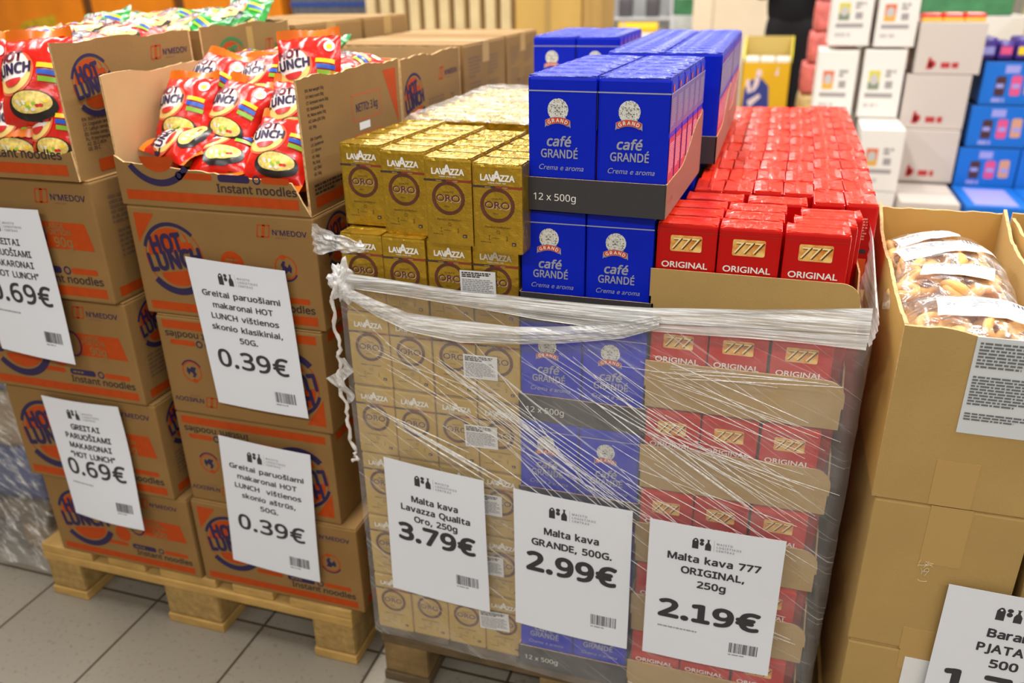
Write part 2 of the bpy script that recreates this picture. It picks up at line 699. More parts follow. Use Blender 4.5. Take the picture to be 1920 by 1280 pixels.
# ================================================================== pallets
def pallet(x0, y0, label, wood, chip, seed, w=0.8, d=1.2):
    rnd = random.Random(seed)
    root = empty('wooden_pallet', (x0, y0, 0))
    props(root, label, 'pallet', 'wooden pallets')

    def board(name, xa, xb, ya, yb, za, zb, m, r=0.003):
        b = MB()
        b.bbox(xa, xb, ya, yb, za, zb, m, r, 2)
        return b.build(name, root)
    bx = ((0, 0.1), (w / 2 - 0.0725, w / 2 + 0.0725), (w - 0.1, w))
    by = ((0, 0.145), (d / 2 - 0.0725, d / 2 + 0.0725), (d - 0.145, d))
    for a, c in bx:
        board('bottom_board', a, c, 0, d, 0.0, 0.022, wood)
        for e, g in by:
            # rounded saw-cut block, chamfered at the front corners
            b = MB()
            b.bbox(a + 0.002, c - 0.002, e + 0.002, g - 0.002, 0.022, 0.1, chip, 0.008, 2)
            b.build('block', root)
    for e, g in by:
        board('stringer_board', 0, w, e, g, 0.1, 0.122, wood)
    gap = (w - 2 * 0.145 - 0.145 - 2 * 0.1) / 4
    x = 0
    for i, bw in enumerate((0.145, 0.1, 0.145, 0.1, 0.145)):
        board('deck_board', x, x + bw, rnd.uniform(0, 0.006), d - rnd.uniform(0, 0.006), 0.122, 0.144, wood, 0.004)
        x += bw + gap
    return root


pallet(-1.52, 1.137, 'pale new wooden pallet under the front noodle cartons', WOOD, CHIP, 1)
pallet(-0.648, 1.122, 'weathered grey wooden pallet under the wrapped coffee', WOOD_D, CHIP_D, 2)
pallet(-1.52, 2.36, 'pale wooden pallet under the closed cartons behind the front noodle pallet', WOOD, CHIP, 3)
pallet(0.183, 1.052, 'wooden pallet under the plain cartons of ring biscuits', WOOD, CHIP, 4)


# ================================================================== noodle cartons
def hot_logo(mb, surf, cx, cy, r, navy=INK_NAVY, orange=INK_ORANGE, rot=0.16, ky=1.0, ground=KRAFT_INK):
    """round emblem with two words between orange caps"""
    c, s = math.cos(rot), math.sin(rot)

    def P(shape, m, l, at=(0, 0)):
        V, F = shape
        put(mb, surf, ([(cx + (q[0] + at[0]) * c - (q[1] + at[1]) * s, cy + ((q[0] + at[0]) * s + (q[1] + at[1]) * c) * ky) + tuple(q[2:]) for q in V], F), m, l)
    P(disc2(-0.04 * r, 0.16 * r, r * 0.80, r * 0.74, 30, 2, 0.0, PI), orange, 1)
    P(disc2(0.04 * r, -0.40 * r, r * 0.68, r * 0.46, 26, 2, PI, 2 * PI), orange, 1)
    # flame tongues
    P(poly2([(0.42 * r, 0.42 * r), (0.60 * r, 0.44 * r), (0.52 * r, 0.62 * r), (0.44 * r, 0.80 * r), (0.38 * r, 0.60 * r)]), ground, 2)
    P(poly2([(0.64 * r, 0.40 * r), (0.80 * r, 0.38 * r), (0.70 * r, 0.58 * r), (0.60 * r, 0.66 * r)]), ground, 2)
    P(ring2(0, 0, r * 0.95, r * 1.06, 0.20 * PI, 0.86 * PI, 30), navy, 2)
    P(ring2(0, 0, r * 0.93, r * 1.14, 1.18 * PI, 1.82 * PI, 30), navy, 2)
    P(ring2(0, 0, r * 0.96, r * 0.99, -0.12 * PI, 0.20 * PI, 16), orange, 2)
    P(ring2(0, 0, r * 0.96, r * 0.99, 0.86 * PI, 1.18 * PI, 16), orange, 2)
    P(fit(text2('HOT', r * 0.50, 0.15), 1.12 * r), navy, 4, (-0.14 * r, 0.20 * r))
    P(fit(text2('LUNCH', r * 0.50, 0.15), 1.90 * r), navy, 4, (0.0, -0.30 * r))


def maker_mark(mb, surf, x, y, h, ink=INK_NAVY):
    """little slanted orange box mark with the maker's word beside it"""
    for k in (0, 1):
        q = [(x + k * .45 * h, y), (x + h * .62 + k * .45 * h, y + h * 0.05), (x + h * .80 + k * .45 * h, y + h), (x + h * .18 + k * .45 * h, y + h * .95)]
        for i in range(4):
            a, b = Vector(q[i]), Vector(q[(i + 1) % 4])
            d = (b - a).normalized()
            nn = Vector((-d.y, d.x)) * h * .055
            put(mb, surf, poly2([tuple(a - nn), tuple(b - nn), tuple(b + nn), tuple(a + nn)]), INK_ORANGE, 1)
    put(mb, surf, text2("N'MEDOV", h * .42, 0.05, align='L', sx=1.15), ink, 1, (x + h * 1.45, y + h * .25))
    put(mb, surf, words2(x + h * 1.7, y - h * .05, h * 2.0, h * .14, 1, seed=4), INK_FAINT, 1)


def chicken_seal(mb, surf, cx, cy, r, ink=INK_NAVY):
    put(mb, surf, ring2(cx, cy, r * .88, r), INK_ORANGE, 1)
    put(mb, surf, ring2(cx, cy - r * .05, r * .98, r * 1.12, 1.15 * PI, 1.85 * PI, 18), ink, 1)
    body = [(-.5, -.45), (-.3, -.1), (-.45, .2), (-.2, .55), (0.0, .5), (-.1, .2), (.15, .0), (.35, .35), (.55, .0), (.45, -.45), (.2, -.25), (.0, -.5)]
    put(mb, surf, poly2([(cx + x * r, cy + y * r) for x, y in body]), ink, 1)
    put(mb, surf, disc2(cx - .2 * r, cy + .85 * r, .28 * r, .2 * r, 12), INK_ORANGE, 2)


def carton_front(mb, surf, w, h, kind):
    """printed front of a noodle carton; kind 'small' (50 g cartons) or 'large' (90 g cartons)"""
    if kind == 'small':
        put(mb, surf, poly2([(.035 * w, .93 * h), (.035 * w, .66 * h), (.15 * w, .93 * h)]), INK_ORANGE, 1)
        hot_logo(mb, surf, .225 * w, .545 * h, .30 * h)
        maker_mark(mb, surf, .70 * w, .80 * h, .105 * h)
        put(mb, surf, disc2(.545 * w, .54 * h, .115 * h, .115 * h, 20), INK_ORANGE, 1)
        put(mb, surf, words2(.51 * w, .53 * h, .07 * w, .06 * h, 2, seed=2), KRAFT_INK, 2)
        chicken_seal(mb, surf, .83 * w, .55 * h, .105 * h)
    else:
        hot_logo(mb, surf, .24 * w, .52 * h, .33 * h)
        maker_mark(mb, surf, .66 * w, .81 * h, .11 * h)
        put(mb, surf, poly2([(.60 * w, .44 * h), (.95 * w, .44 * h), (.92 * w, .66 * h), (.60 * w, .66 * h)]), INK_ORANGE, 1)
        put(mb, surf, disc2(.615 * w, .55 * h, .075 * h, .105 * h, 20), KRAFT_INK, 2)
        put(mb, surf, ring2(.615 * w, .55 * h, .085 * h, .10 * h, ky=1.3), INK_NAVY, 3)
        put(mb, surf, text2('LARGE', .042 * h, .06), KRAFT_INK, 2, (.74 * w, .605 * h))
        put(mb, surf, text2('PORTION', .042 * h, .06), KRAFT_INK, 2, (.75 * w, .555 * h))
        put(mb, surf, text2('90g', .075 * h, .08), KRAFT_INK, 2, (.77 * w, .46 * h))
        put(mb, surf, disc2(.50 * w, .40 * h, .10 * h, .10 * h, 18), INK_ORANGE, 1)
    y0, y1 = (.235 * h, .285 * h)
    put(mb, surf, rrect2(.36 * w, y0, .52 * w, y1, .022 * h), INK_ORANGE, 1)
    put(mb, surf, rrect2(.55 * w, y0 - .005 * h, .715 * w, y1 + .005 * h, .025 * h), INK_NAVY, 1)
    put(mb, surf, ring2(.75 * w, (y0 + y1) / 2, .022 * h, .036 * h), INK_NAVY, 1)
    put(mb, surf, rrect2(.775 * w, y0, .935 * w, y1, .022 * h), INK_ORANGE, 1)
    put(mb, surf, words2(.57 * w, y0 + .01 * h, .12 * w, .03 * h, 1, seed=9), KRAFT_INK, 2)
    put(mb, surf, text2('Instant noodles', .062 * h, .07, align='R', sx=1.12), INK_DARK, 1, (.955 * w, .155 * h))
    put(mb, surf, rect2(.035 * w, .045 * h, .965 * w, .125 * h), INK_ORANGE, 1)


def carton_side(mb, surf, w, h, kind):
    """printed end of a noodle carton"""
    if kind in ('logo', 'both'):
        hot_logo(mb, surf, .20 * w, .72 * h, .22 * h)
        put(mb, surf, words2(.08 * w, .22 * h, .26 * w, .24 * h, 6, seed=5), INK_FAINT, 1)
        put(mb, surf, words2(.45 * w, .34 * h, .38 * w, .3 * h, 6, seed=6), INK_FAINT, 1)
    if kind == 'text':
        for i, (x, y) in enumerate(((.10, .62), (.12, .34), (.30, .18), (.55, .6), (.55, .3))):
            put(mb, surf, words2(x * w, y * h, .28 * w, .24 * h, 6, seed=20 + i), INK_FAINT, 1)
    if kind == 'both':
        maker_mark(mb, surf, .62 * w, .82 * h, .10 * h)
    put(mb, surf, rect2(.05 * w, .045 * h, .95 * w, .125 * h), INK_ORANGE, 1)
    if kind == 'tri':
        put(mb, surf, poly2([(.05 * w, .93 * h), (.05 * w, .6 * h), (.22 * w, .93 * h)]), INK_ORANGE, 1)
        hot_logo(mb, surf, .55 * w, .60 * h, .24 * h)
        put(mb, surf, words2(.35 * w, .16 * h, .4 * w, .16 * h, 4, seed=11), INK_FAINT, 1)


def closed_carton(name, x0, x1, y0, y1, z0, z1, front, side, label, group, flip=False, m=KRAFT, rz=0.0, tape=True, flaps=True, slant=0.0):
    """sealed corrugated carton: body with its print, two top flaps and a strip of tape"""
    w, d, h = x1 - x0, y1 - y0, z1 - z0
    b = MB()
    hb = h - 0.003
    b.bbox(0, w, 0, d, 0.0005, hb, m, 0.0035, 2)
    if front:
        carton_front(b, plane((0, 0, 0), (1, 0, 0), (0, 0, 1), flip, w, h), w, h, front)
    if side:
        carton_side(b, plane((w, 0, 0), (0, 1, 0), (0, 0, 1), flip, d, h), d, h, side)
    o = b.build(name, None, loc=(x0, y0, z0), rot=(0, 0, rz))
    props(o, label, 'carton', group)
    if flaps:
        for ya, yb in ((0.002, d / 2 - 0.001), (d / 2 + 0.001, d - 0.002)):
            f = MB()
            f.bbox(0.002, w - 0.002, ya, yb, hb, h, m, 0.001, 1)
            f.build('top_flap', o)
        if tape:
            t = MB()
            t.box(0.0, w, d / 2 - 0.025, d / 2 + 0.025, h, h + 0.0004, TAPE)
            t.box(w, w + 0.0004, d / 2 - 0.025, d / 2 + 0.025, h - 0.05, h + 0.0004, TAPE)
            t.build('packing_tape', o)
    return o


# right-hand column of the noodle pallet (bottom to top)
closed_carton('noodle_carton', -1.070, -0.690, 1.142, 1.522, 0.144, 0.350, 'small', 'logo',
              'noodle carton standing on the pallet, under the chili noodle price sheet', 'noodle cartons')
closed_carton('noodle_carton', -1.066, -0.724, 1.148, 1.525, 0.350, 0.556, 'small', 'tri',
              'upside-down noodle carton, second from the pallet below the upper 0.39 price sheet', 'noodle cartons', flip=True)
closed_carton('noodle_carton', -1.064, -0.716, 1.146, 1.525, 0.556, 0.761, 'small', 'tri',
              'upside-down noodle carton half covered by the lower part of the upper 0.39 price sheet', 'noodle cartons', flip=True)
closed_carton('noodle_carton', -1.082, -0.708, 1.150, 1.530, 0.761, 0.967, 'small', 'logo',
              'upright noodle carton right under the open display carton of red packets', 'noodle cartons')
# left-hand column
closed_carton('noodle_carton', -1.452, -1.078, 1.138, 1.498, 0.144, 0.346, 'large', 'text',
              'large-portion noodle carton on the pallet, at the foot of the lower 0.69 price sheet', 'noodle cartons')
closed_carton('noodle_carton', -1.474, -1.100, 1.132, 1.492, 0.346, 0.568, 'large', 'logo',
              'large-portion noodle carton second from the pallet, behind the lower 0.69 price sheet', 'noodle cartons')
closed_carton('noodle_carton', -1.486, -1.112, 1.126, 1.486, 0.568, 0.783, 'large', 'logo',
              'large-portion noodle carton third from the pallet, under the upper 0.69 price sheet', 'noodle cartons')
closed_carton('noodle_carton', -1.494, -1.120, 1.116, 1.476, 0.783, 1.012, 'large', 'text',
              'large-portion noodle carton just below the open carton of large red packets', 'noodle cartons')
# rows behind, up to the open and closed top cartons
rows = ((1.555, 1.890, 'second'), (1.912, 2.230, 'third'), (2.252, 2.560, 'fourth'))
lay = ('bottom', 'second lowest', 'middle', 'second highest')
for (ya, yb, rn) in rows:
    for i in range(4):
        closed_carton('noodle_carton', -1.082, -0.722, ya, yb, 0.144 + i * .2058, 0.144 + (i + 1) * .2058, None, 'logo' if i % 2 else 'text',
                      'noodle carton in the %s row back beside the coffee, %s layer' % (rn, lay[i]), 'noodle cartons', flaps=False)
rowsl = ((1.500, 1.825, 'second'), (1.850, 2.190, 'third'), (2.215, 2.505, 'fourth'))
for (ya, yb, rn) in rowsl:
    for i in range(4):
        closed_carton('noodle_carton', -1.50, -1.125, ya, yb, 0.144 + i * .217, 0.144 + (i + 1) * .217, None, 'text',
                      'noodle carton in the %s row back, outer stack, %s layer' % (rn, lay[i]), 'noodle cartons', flaps=False)
closed_carton('noodle_carton', -1.085, -0.720, 1.912, 2.232, 0.967, 1.178, None, 'text',
              'sealed noodle carton with pale top behind the open carton holding the green packet', 'sealed top cartons')
closed_carton('noodle_carton', -1.085, -0.722, 2.252, 2.560, 0.967, 1.178, None, 'text',
              'sealed noodle carton at the far end of the row beside the gold packs', 'sealed top cartons')
closed_carton('noodle_carton', -1.50, -1.125, 1.850, 2.195, 1.012, 1.226, None, None,
              'sealed top carton behind the box of green packets', 'sealed top cartons')
closed_carton('noodle_carton', -1.50, -1.125, 2.215, 2.505, 1.012, 1.226, None, None,
              'sealed top carton last in the outer row, before the upright flat cartons', 'sealed top cartons')


def open_carton(x0, x1, y0, y1, z0, z1, label, front_outline=None, wall_h=None, side_art=None, front_art=None, rz=0.0, m=KRAFT, mi=KRAFT_IN, t=0.004, ragged=True, seed=1, back_drop=0.0, name='display_carton', group='open display cartons', side_top=None):
    """carton without its lid: five panels with torn edges; front_outline is the cut front panel"""
    rnd = random.Random(seed)
    w, d, h = x1 - x0, y1 - y0, z1 - z0
    root = empty(name, (x0, y0, z0), rz)
    props(root, label, 'carton', group)

    def torn(pts):
        out = []
        for i in range(len(pts)):
            a, b = pts[i], pts[(i + 1) % len(pts)]
            out.append(a)
            L = math.hypot(b[0] - a[0], b[1] - a[1])
            if ragged and (a[1] > 0.02 or b[1] > 0.02) and L > 0.04 and not (abs(a[0] - b[0]) < 1e-6):
                n = int(L / 0.012)
                for k in range(1, n):
                    q = k / n
                    out.append((a[0] + (b[0] - a[0]) * q, a[1] + (b[1] - a[1]) * q + rnd.uniform(-.0014, .0014)))
        return out
    b = MB()
    b.box(t, w - t, t, d - t, 0.0005, 0.005, m)
    b.build('bottom_panel', root)
    # back
    b = MB()
    b.prism(torn([(0, 0), (w, 0), (w, h - back_drop), (0, h - back_drop)]), lambda x, y, q: (x, d - t + q * t, y), 0, 1, mi, KRAFT_EDGE)
    b.build('back_panel', root)
    st = side_top or (lambda y: h)
    for side in (0, 1):
        b = MB()
        L_ = d - 2 * t - .0006
        pts = [(t + .0003, 0.0), (t + .0003 + L_, 0.0)] + [(t + .0003 + L_ * (1 - k / 6), st(L_ * (1 - k / 6)) + (0.004 * math.sin(k * 2.1 + seed) if 0 < k < 6 else 0)) for k in range(7)]
        x_in, x_out = (t, 0) if side == 0 else (w - t, w)
        b.prism(torn(pts), lambda x, y, q: (x_in + (x_out - x_in) * q, x, y), 0, 1, mi if side == 0 else m, KRAFT_EDGE)
        if side == 1 and side_art:
            side_art(b, plane((w, 0, 0), (0, 1, 0), (0, 0, 1)), d, h)
        b.build('side_panel', root)
    fo = front_outline or [(0, 0), (w, 0), (w, h * .35), (0, h * .35)]
    b = MB()
    b.prism(torn(fo), lambda x, y, q: (x, t - q * t, y), 0, 1, m, KRAFT_EDGE)
    if front_art:
        front_art(b, plane((0, 0, 0), (1, 0, 0), (0, 0, 1)), w, h)
    b.build('front_panel', root)
    return root


def front_low_small(b, s, w, h):
    y0, y1 = .235 * h, .285 * h
    put(b, s, ring2(.235 * w, .52 * h, .30 * h, .355 * h, 1.20 * PI, 1.80 * PI, 24), INK_NAVY, 1)
    put(b, s, disc2(.235 * w, .40 * h, .16 * h, .12 * h, 20, 1, 1.0 * PI, 2 * PI), INK_ORANGE, 1)
    put(b, s, rrect2(.36 * w, y0, .52 * w, y1, .022 * h), INK_ORANGE, 1)
    put(b, s, rrect2(.55 * w, y0 - .005 * h, .715 * w, y1 + .005 * h, .025 * h), INK_NAVY, 1)
    put(b, s, ring2(.345 * w, (y0 + y1) / 2, .022 * h, .036 * h), INK_NAVY, 1)
    put(b, s, ring2(.75 * w, (y0 + y1) / 2, .022 * h, .036 * h), INK_NAVY, 1)
    put(b, s, rrect2(.775 * w, y0, .915 * w, y1, .022 * h), INK_ORANGE, 1)
    put(b, s, text2('Instant noodles', .062 * h, .07, align='R', sx=1.12), INK_DARK, 1, (.945 * w, .15 * h))
    put(b, s, rect2(.035 * w, .045 * h, .95 * w, .125 * h), INK_ORANGE, 1)


def front_low_large(b, s, w, h):
    put(b, s, text2('Instant noodles', .068 * h, .07, align='R', sx=1.12), INK_DARK, 1, (.93 * w, .165 * h))
    put(b, s, rect2(.035 * w, .04 * h, .95 * w, .125 * h), INK_ORANGE, 1)


def side_netto(b, s, d, h):
    L1 = ('EN: Net weight 50g', 'LV: Neto svars 50g', 'LT: Grynasis svoris 50g', 'EE: Netokaal 50g', 'PL: Masa netto 50g', 'AZ: Xalis çəki 50g', 'GE: 50g')
    L2 = ('EN: Country', 'LV: Izcelsmes', 'LT: Kilmės', 'EE: Riigi', 'PL: Kraj', 'AZ: Ölkə', 'GE: 50g')
    for i, t in enumerate(L1):
        put(b, s, text2(t, .022 * h, .05, align='L', sx=1.0, nb=4), INK_DARK, 1, (.07 * d, (.90 - .044 * i) * h))
    for i, t in enumerate(L2):
        put(b, s, text2(t, .022 * h, .05, align='L', sx=1.0, nb=4), INK_DARK, 1, (.07 * d, (.55 - .044 * i) * h))
    put(b, s, words2(.06 * d, .135 * h, .34 * d, .09 * h, 3, seed=8, fill=.7), INK_DARK, 1)
    for yy, t in ((.68, 'NETTO: 3 kg'), (.36, '60 pcs*50 gr')):
        x0, x1, y0, y1 = .46 * d, .76 * d, (yy - .10) * h, (yy + .11) * h
        for r in (rect2(x0, y0, x1, y0 + .008 * h), rect2(x0, y1 - .008 * h, x1, y1), rect2(x0, y0, x0 + .004 * d, y1), rect2(x1 - .004 * d, y0, x1, y1)):
            put(b, s, r, INK_RED, 1)
        put(b, s, text2(t, .065 * h, .03, sx=.78), INK_NAVY, 1, ((x0 + x1) / 2, (yy - .03) * h))
    put(b, s, poly2([(.80 * d, .93 * h), (.95 * d, .45 * h), (.95 * d, .93 * h)]), INK_ORANGE, 1)
    put(b, s, rect2(.06 * d, .04 * h, .95 * d, .125 * h), INK_ORANGE, 1)
    put(b, s, rect2(.52 * d, .50 * h, .63 * d, .56 * h), WHITE_PRINT, 1)


def side_second(b, s, d, h):
    hot_logo(b, s, .19 * d, .60 * h, .24 * h)
    for r in (rect2(.40 * d, .28 * h, .72 * d, .283 * h), rect2(.40 * d, .58 * h, .72 * d, .583 * h)):
        put(b, s, r, INK_FAINT, 1)
    put(b, s, words2(.41 * d, .29 * h, .30 * d, .28 * h, 8, seed=12, fill=.7), INK_FAINT, 1)
    maker_mark(b, s, .60 * d, .72 * h, .12 * h)
    put(b, s, words2(.80 * d, .40 * h, .09 * d, .16 * h, 3, seed=14), INK_FAINT, 1)
    put(b, s, rect2(.05 * d, .04 * h, .95 * d, .125 * h), INK_ORANGE, 1)


def side_large(b, s, d, h):
    hot_logo(b, s, .225 * d, .68 * h, .21 * h)
    maker_mark(b, s, .66 * d, .80 * h, .105 * h)
    put(b, s, words2(.33 * d, .46 * h, .44 * d, .20 * h, 7, seed=15, fill=.7), INK_FAINT, 1)
    for i, t in enumerate(('EN: Store at temperature', 'LV: Uzglabāt temp.', 'LT: Laikyti temp.', 'EE: Hoida temp.', 'PL: Przechowywać', 'AZ: 25 C-dən', 'GE: 25 C')):
        put(b, s, text2(t, .024 * h, .05, align='L', nb=4), INK_DARK, 1, (.10 * d, (.43 - .037 * i) * h))
    put(b, s, words2(.82 * d, .46 * h, .06 * d, .14 * h, 3, seed=18), INK_FAINT, 1)
    put(b, s, rect2(.15 * d, .035 * h, .95 * d, .13 * h), INK_ORANGE, 1)


def side_green(b, s, d, h):
    hot_logo(b, s, .30 * d, .62 * h, .26 * h, navy=INK_GREEN)
    maker_mark(b, s, .68 * d, .72 * h, .12 * h, ink=INK_GREEN)
    put(b, s, rect2(.48 * d, .0, .55 * d, h * .97), TAPE, 1)


open_carton(-1.086, -0.712, 1.150, 1.532, 0.967, 1.182, 'open display carton of red noodle packets with net weight boxes on its side',
            front_outline=[(0, 0), (.374, 0), (.345, .054), (.018, .074), (.0, .085)], side_art=side_netto, front_art=front_low_small, seed=3)
open_carton(-1.084, -0.722, 1.556, 1.890, 0.967, 1.176, 'open carton with one green packet on top, behind the red packet display',
            front_outline=[(0, 0), (.362, 0), (.362, .196), (0, .196)], side_art=side_second, seed=5)
open_carton(-1.506, -1.130, 1.108, 1.462, 1.012, 1.237, 'open display carton of large red noodle packets with words Instant noodles on its front',
            front_outline=[(0, 0), (.376, 0), (.372, .052), (.350, .046), (.0, .048)], side_art=side_large, front_art=front_low_large, seed=7)
open_carton(-1.506, -1.128, 1.490, 1.826, 1.012, 1.240, 'open carton full of green noodle packets with green print on its side',
            front_outline=[(0, 0), (.378, 0), (.378, .222), (0, .222)], side_art=side_green, seed=9)


# ================================================================== noodle packets
def packet_kind(name, c_body, c_seal, c_burst, c_word, seed):
    """pillow packet lying with its printed face towards +z; parts: pouch, two crimped end seals"""
    W, Hh, T = 0.112, 0.128, 0.025
    rnd = random.Random(seed)
    ph = [rnd.uniform(0, 6.28) for _ in range(6)]

    def top(x, y):
        a = max(0.0, 1 - abs(2 * x / W) ** 2.4) ** 0.55
        c = max(0.0, 1 - abs(2 * y / (Hh)) ** 2.6) ** 0.60
        k = abs(2 * y / Hh) ** 3
        return T * a * c + 0.0022 * a * k * math.sin(x * 240 + ph[0]) + 0.0016 * a * math.sin(x * 90 + y * 60 + ph[1]) + 0.0012 * c * math.sin(y * 130 - x * 70 + ph[2])
    n = 22
    b = MB()
    V, F = rect2(-W / 2, -Hh / 2, W / 2, Hh / 2, n, n)
    b.add([(x * (1 - 0.05 * (1 - abs(2 * y / Hh))), y, top(x, y)) for x, y in V], F, c_body)
    b.add([(x * (1 - 0.05 * (1 - abs(2 * y / Hh))), y, -0.8 * top(x, y)) for x, y in V], [f[::-1] for f in F], c_body)

    def surf(x, y, l):
        return (x, y, top(x, y) + 0.0004 + l * 0.00035)
    put(b, surf, disc2(-.018, .014, .035, .032, 28, 6), PK_HALO, 1, rot=.3)
    put(b, surf, disc2(-.018, .013, .031, .028, 28, 6), c_burst, 2, rot=.3)
    put(b, surf, disc2(-.022, .016, .027, .024, 28, 5), PK_WHITE, 3)
    put(b, surf, text2('HOT', .0140, .15, sx=1.0), c_word, 5, (-.026, .024), rot=.10)
    put(b, surf, text2('LUNCH', .0145, .13, sx=.98), PK_NAVY, 5, (-.023, .006), rot=.10)
    put(b, surf, disc2(-.020, .001, .016, .012, 18, 3, PI, 2 * PI), PK_DEEP, 5, rot=.1)
    for i, c in enumerate((PK_YELLOW, PK_BLUE, PK_LIME)):
        put(b, surf, rect2(.017 + .002 * i, .016 - .0095 * i, .047 + .001 * i, .023 - .0095 * i, 6, 2), c, 4, rot=-.10)
    put(b, surf, disc2(.008, -.038, .038, .021, 28, 5), PK_BOWL, 3)
    put(b, surf, disc2(.008, -.034, .032, .0155, 28, 5), PK_NOODLE, 4)
    for i in range(16):
        a, r = rnd.uniform(0, 6.28), rnd.uniform(.2, .9)
        put(b, surf, disc2(.008 + .030 * r * math.cos(a), -.034 + .013 * r * math.sin(a), .0035, .0026, 8), rnd.choice((PK_DEEP, PK_LIME, PK_YELLOW, PK_WHITE, PK_YELLOW)), 5)
    put(b, surf, disc2(.040, .042, .0085, .0095, 16, 2), PK_WHITE, 3)
    put(b, surf, disc2(.040, .041, .0045, .005, 12, 1), PK_YELLOW, 4)
    o = b.build(name, smooth=True)
    for sgn in (1, -1):
        q = MB()
        nx = 24
        for side in (1, -1):
            vs, fs = [], []
            for j in range(3):
                for i in range(nx + 1):
                    x = -W / 2 + W * i / nx
                    y = sgn * (Hh / 2 - .004 + j * .008) + (0.0014 * (i % 2) * sgn if j == 2 else 0)
                    vs.append((x, y, side * 0.0006 + 0.0030 * j * math.sin(x * 62 + ph[3 if sgn > 0 else 4])))
            for j in range(2):
                for i in range(nx):
                    a = j * (nx + 1) + i
                    f = (a, a + 1, a + nx + 2, a + nx + 1)
                    fs.append(f if side * sgn > 0 else f[::-1])
            q.add(vs, fs, c_seal)
        q.build('crimped_seal', o, smooth=True)
    return o


PK_RED = mat('packet_red', rgb(214, 30, 16), 0.24, spec=0.6, bump=(38, 0.25, 3), var=(24, 0.12))
PK_ORANGE = mat('packet_seal_orange', rgb(226, 116, 24), 0.25, spec=0.6)
PK_GREEN = mat('packet_green', rgb(36, 140, 52), 0.24, spec=0.6, bump=(38, 0.25, 3), var=(24, 0.12))
PK_GSEAL = mat('packet_seal_green', rgb(30, 120, 60), 0.25, spec=0.6)
PK_WHITE = mat('packet_white', rgb(244, 232, 224), 0.3)
PK_BURST = mat('packet_burst_yellow', rgb(240, 206, 120), 0.3)
PK_HALO = mat('packet_halo', rgb(236, 110, 70), 0.3)
PK_NAVY = mat('packet_navy', rgb(46, 30, 74), 0.35)
PK_WORD = mat('packet_maroon', rgb(116, 22, 46), 0.35)
PK_DEEP = mat('packet_deep_red', rgb(206, 40, 40), 0.35)
PK_YELLOW = mat('packet_yellow', rgb(244, 206, 40), 0.3)
PK_BLUE = mat('packet_blue', rgb(40, 92, 200), 0.3)
PK_LIME = mat('packet_lime', rgb(140, 190, 50), 0.3)
PK_BOWL = mat('packet_bowl_black', rgb(34, 28, 28), 0.3)
PK_NOODLE = mat('packet_noodles', rgb(232, 206, 110), 0.4, var=(160, 0.3))

red_packet = packet_kind('noodle_packet', PK_RED, PK_ORANGE, PK_BURST, PK_WORD, 3)
green_packet = packet_kind('noodle_packet', PK_GREEN, PK_GSEAL, PK_YELLOW, PK_WORD, 8)
PKN = {'red': 0, 'green': 0}


def packet(kind, loc, tilt, rz=0.0, yaw=0.0, label=None, group=None, sc=1.0):
    """tilt: 0 lies flat, 90 stands up facing the aisle; rz spins it in its own plane; yaw turns it about the vertical"""
    src = red_packet if kind == 'red' else green_packet
    if kind == 'red':
        front = 1.156 if loc[0] > -1.1 else 1.114
        ca, sa = math.cos(math.radians(tilt)), math.sin(math.radians(tilt))
        half = (.074 * abs(math.cos(math.radians(rz))) + .058 * abs(math.sin(math.radians(rz)))) * sc
        need = front + half * ca + .016 * sa
        if loc[1] < need:
            k = need / loc[1]
            loc = (loc[0] * k, need, CAM_Z + (loc[2] - CAM_Z) * k)
        side = (-1.078, -.718) if loc[0] > -1.1 else (-1.50, -1.136)
        hw = (.058 * abs(math.cos(math.radians(rz + yaw))) + .074 * abs(math.sin(math.radians(rz + yaw)))) * sc
        loc = (max(side[0] + hw, min(side[1] - hw, loc[0])), loc[1], loc[2])
    m = Matrix.Rotation(math.radians(yaw), 4, 'Z') @ Matrix.Rotation(math.radians(tilt), 4, 'X') @ Matrix.Rotation(math.radians(rz), 4, 'Z')
    e = m.to_euler()
    if PKN[kind] == 0:
        o = src
        o.location, o.rotation_euler, o.scale = loc, e, (sc, sc, sc)
        props(o, label, 'noodle packet', group)
    else:
        o = dup(src, loc, e, label, group, (sc, sc, sc))
    PKN[kind] += 1
    return o


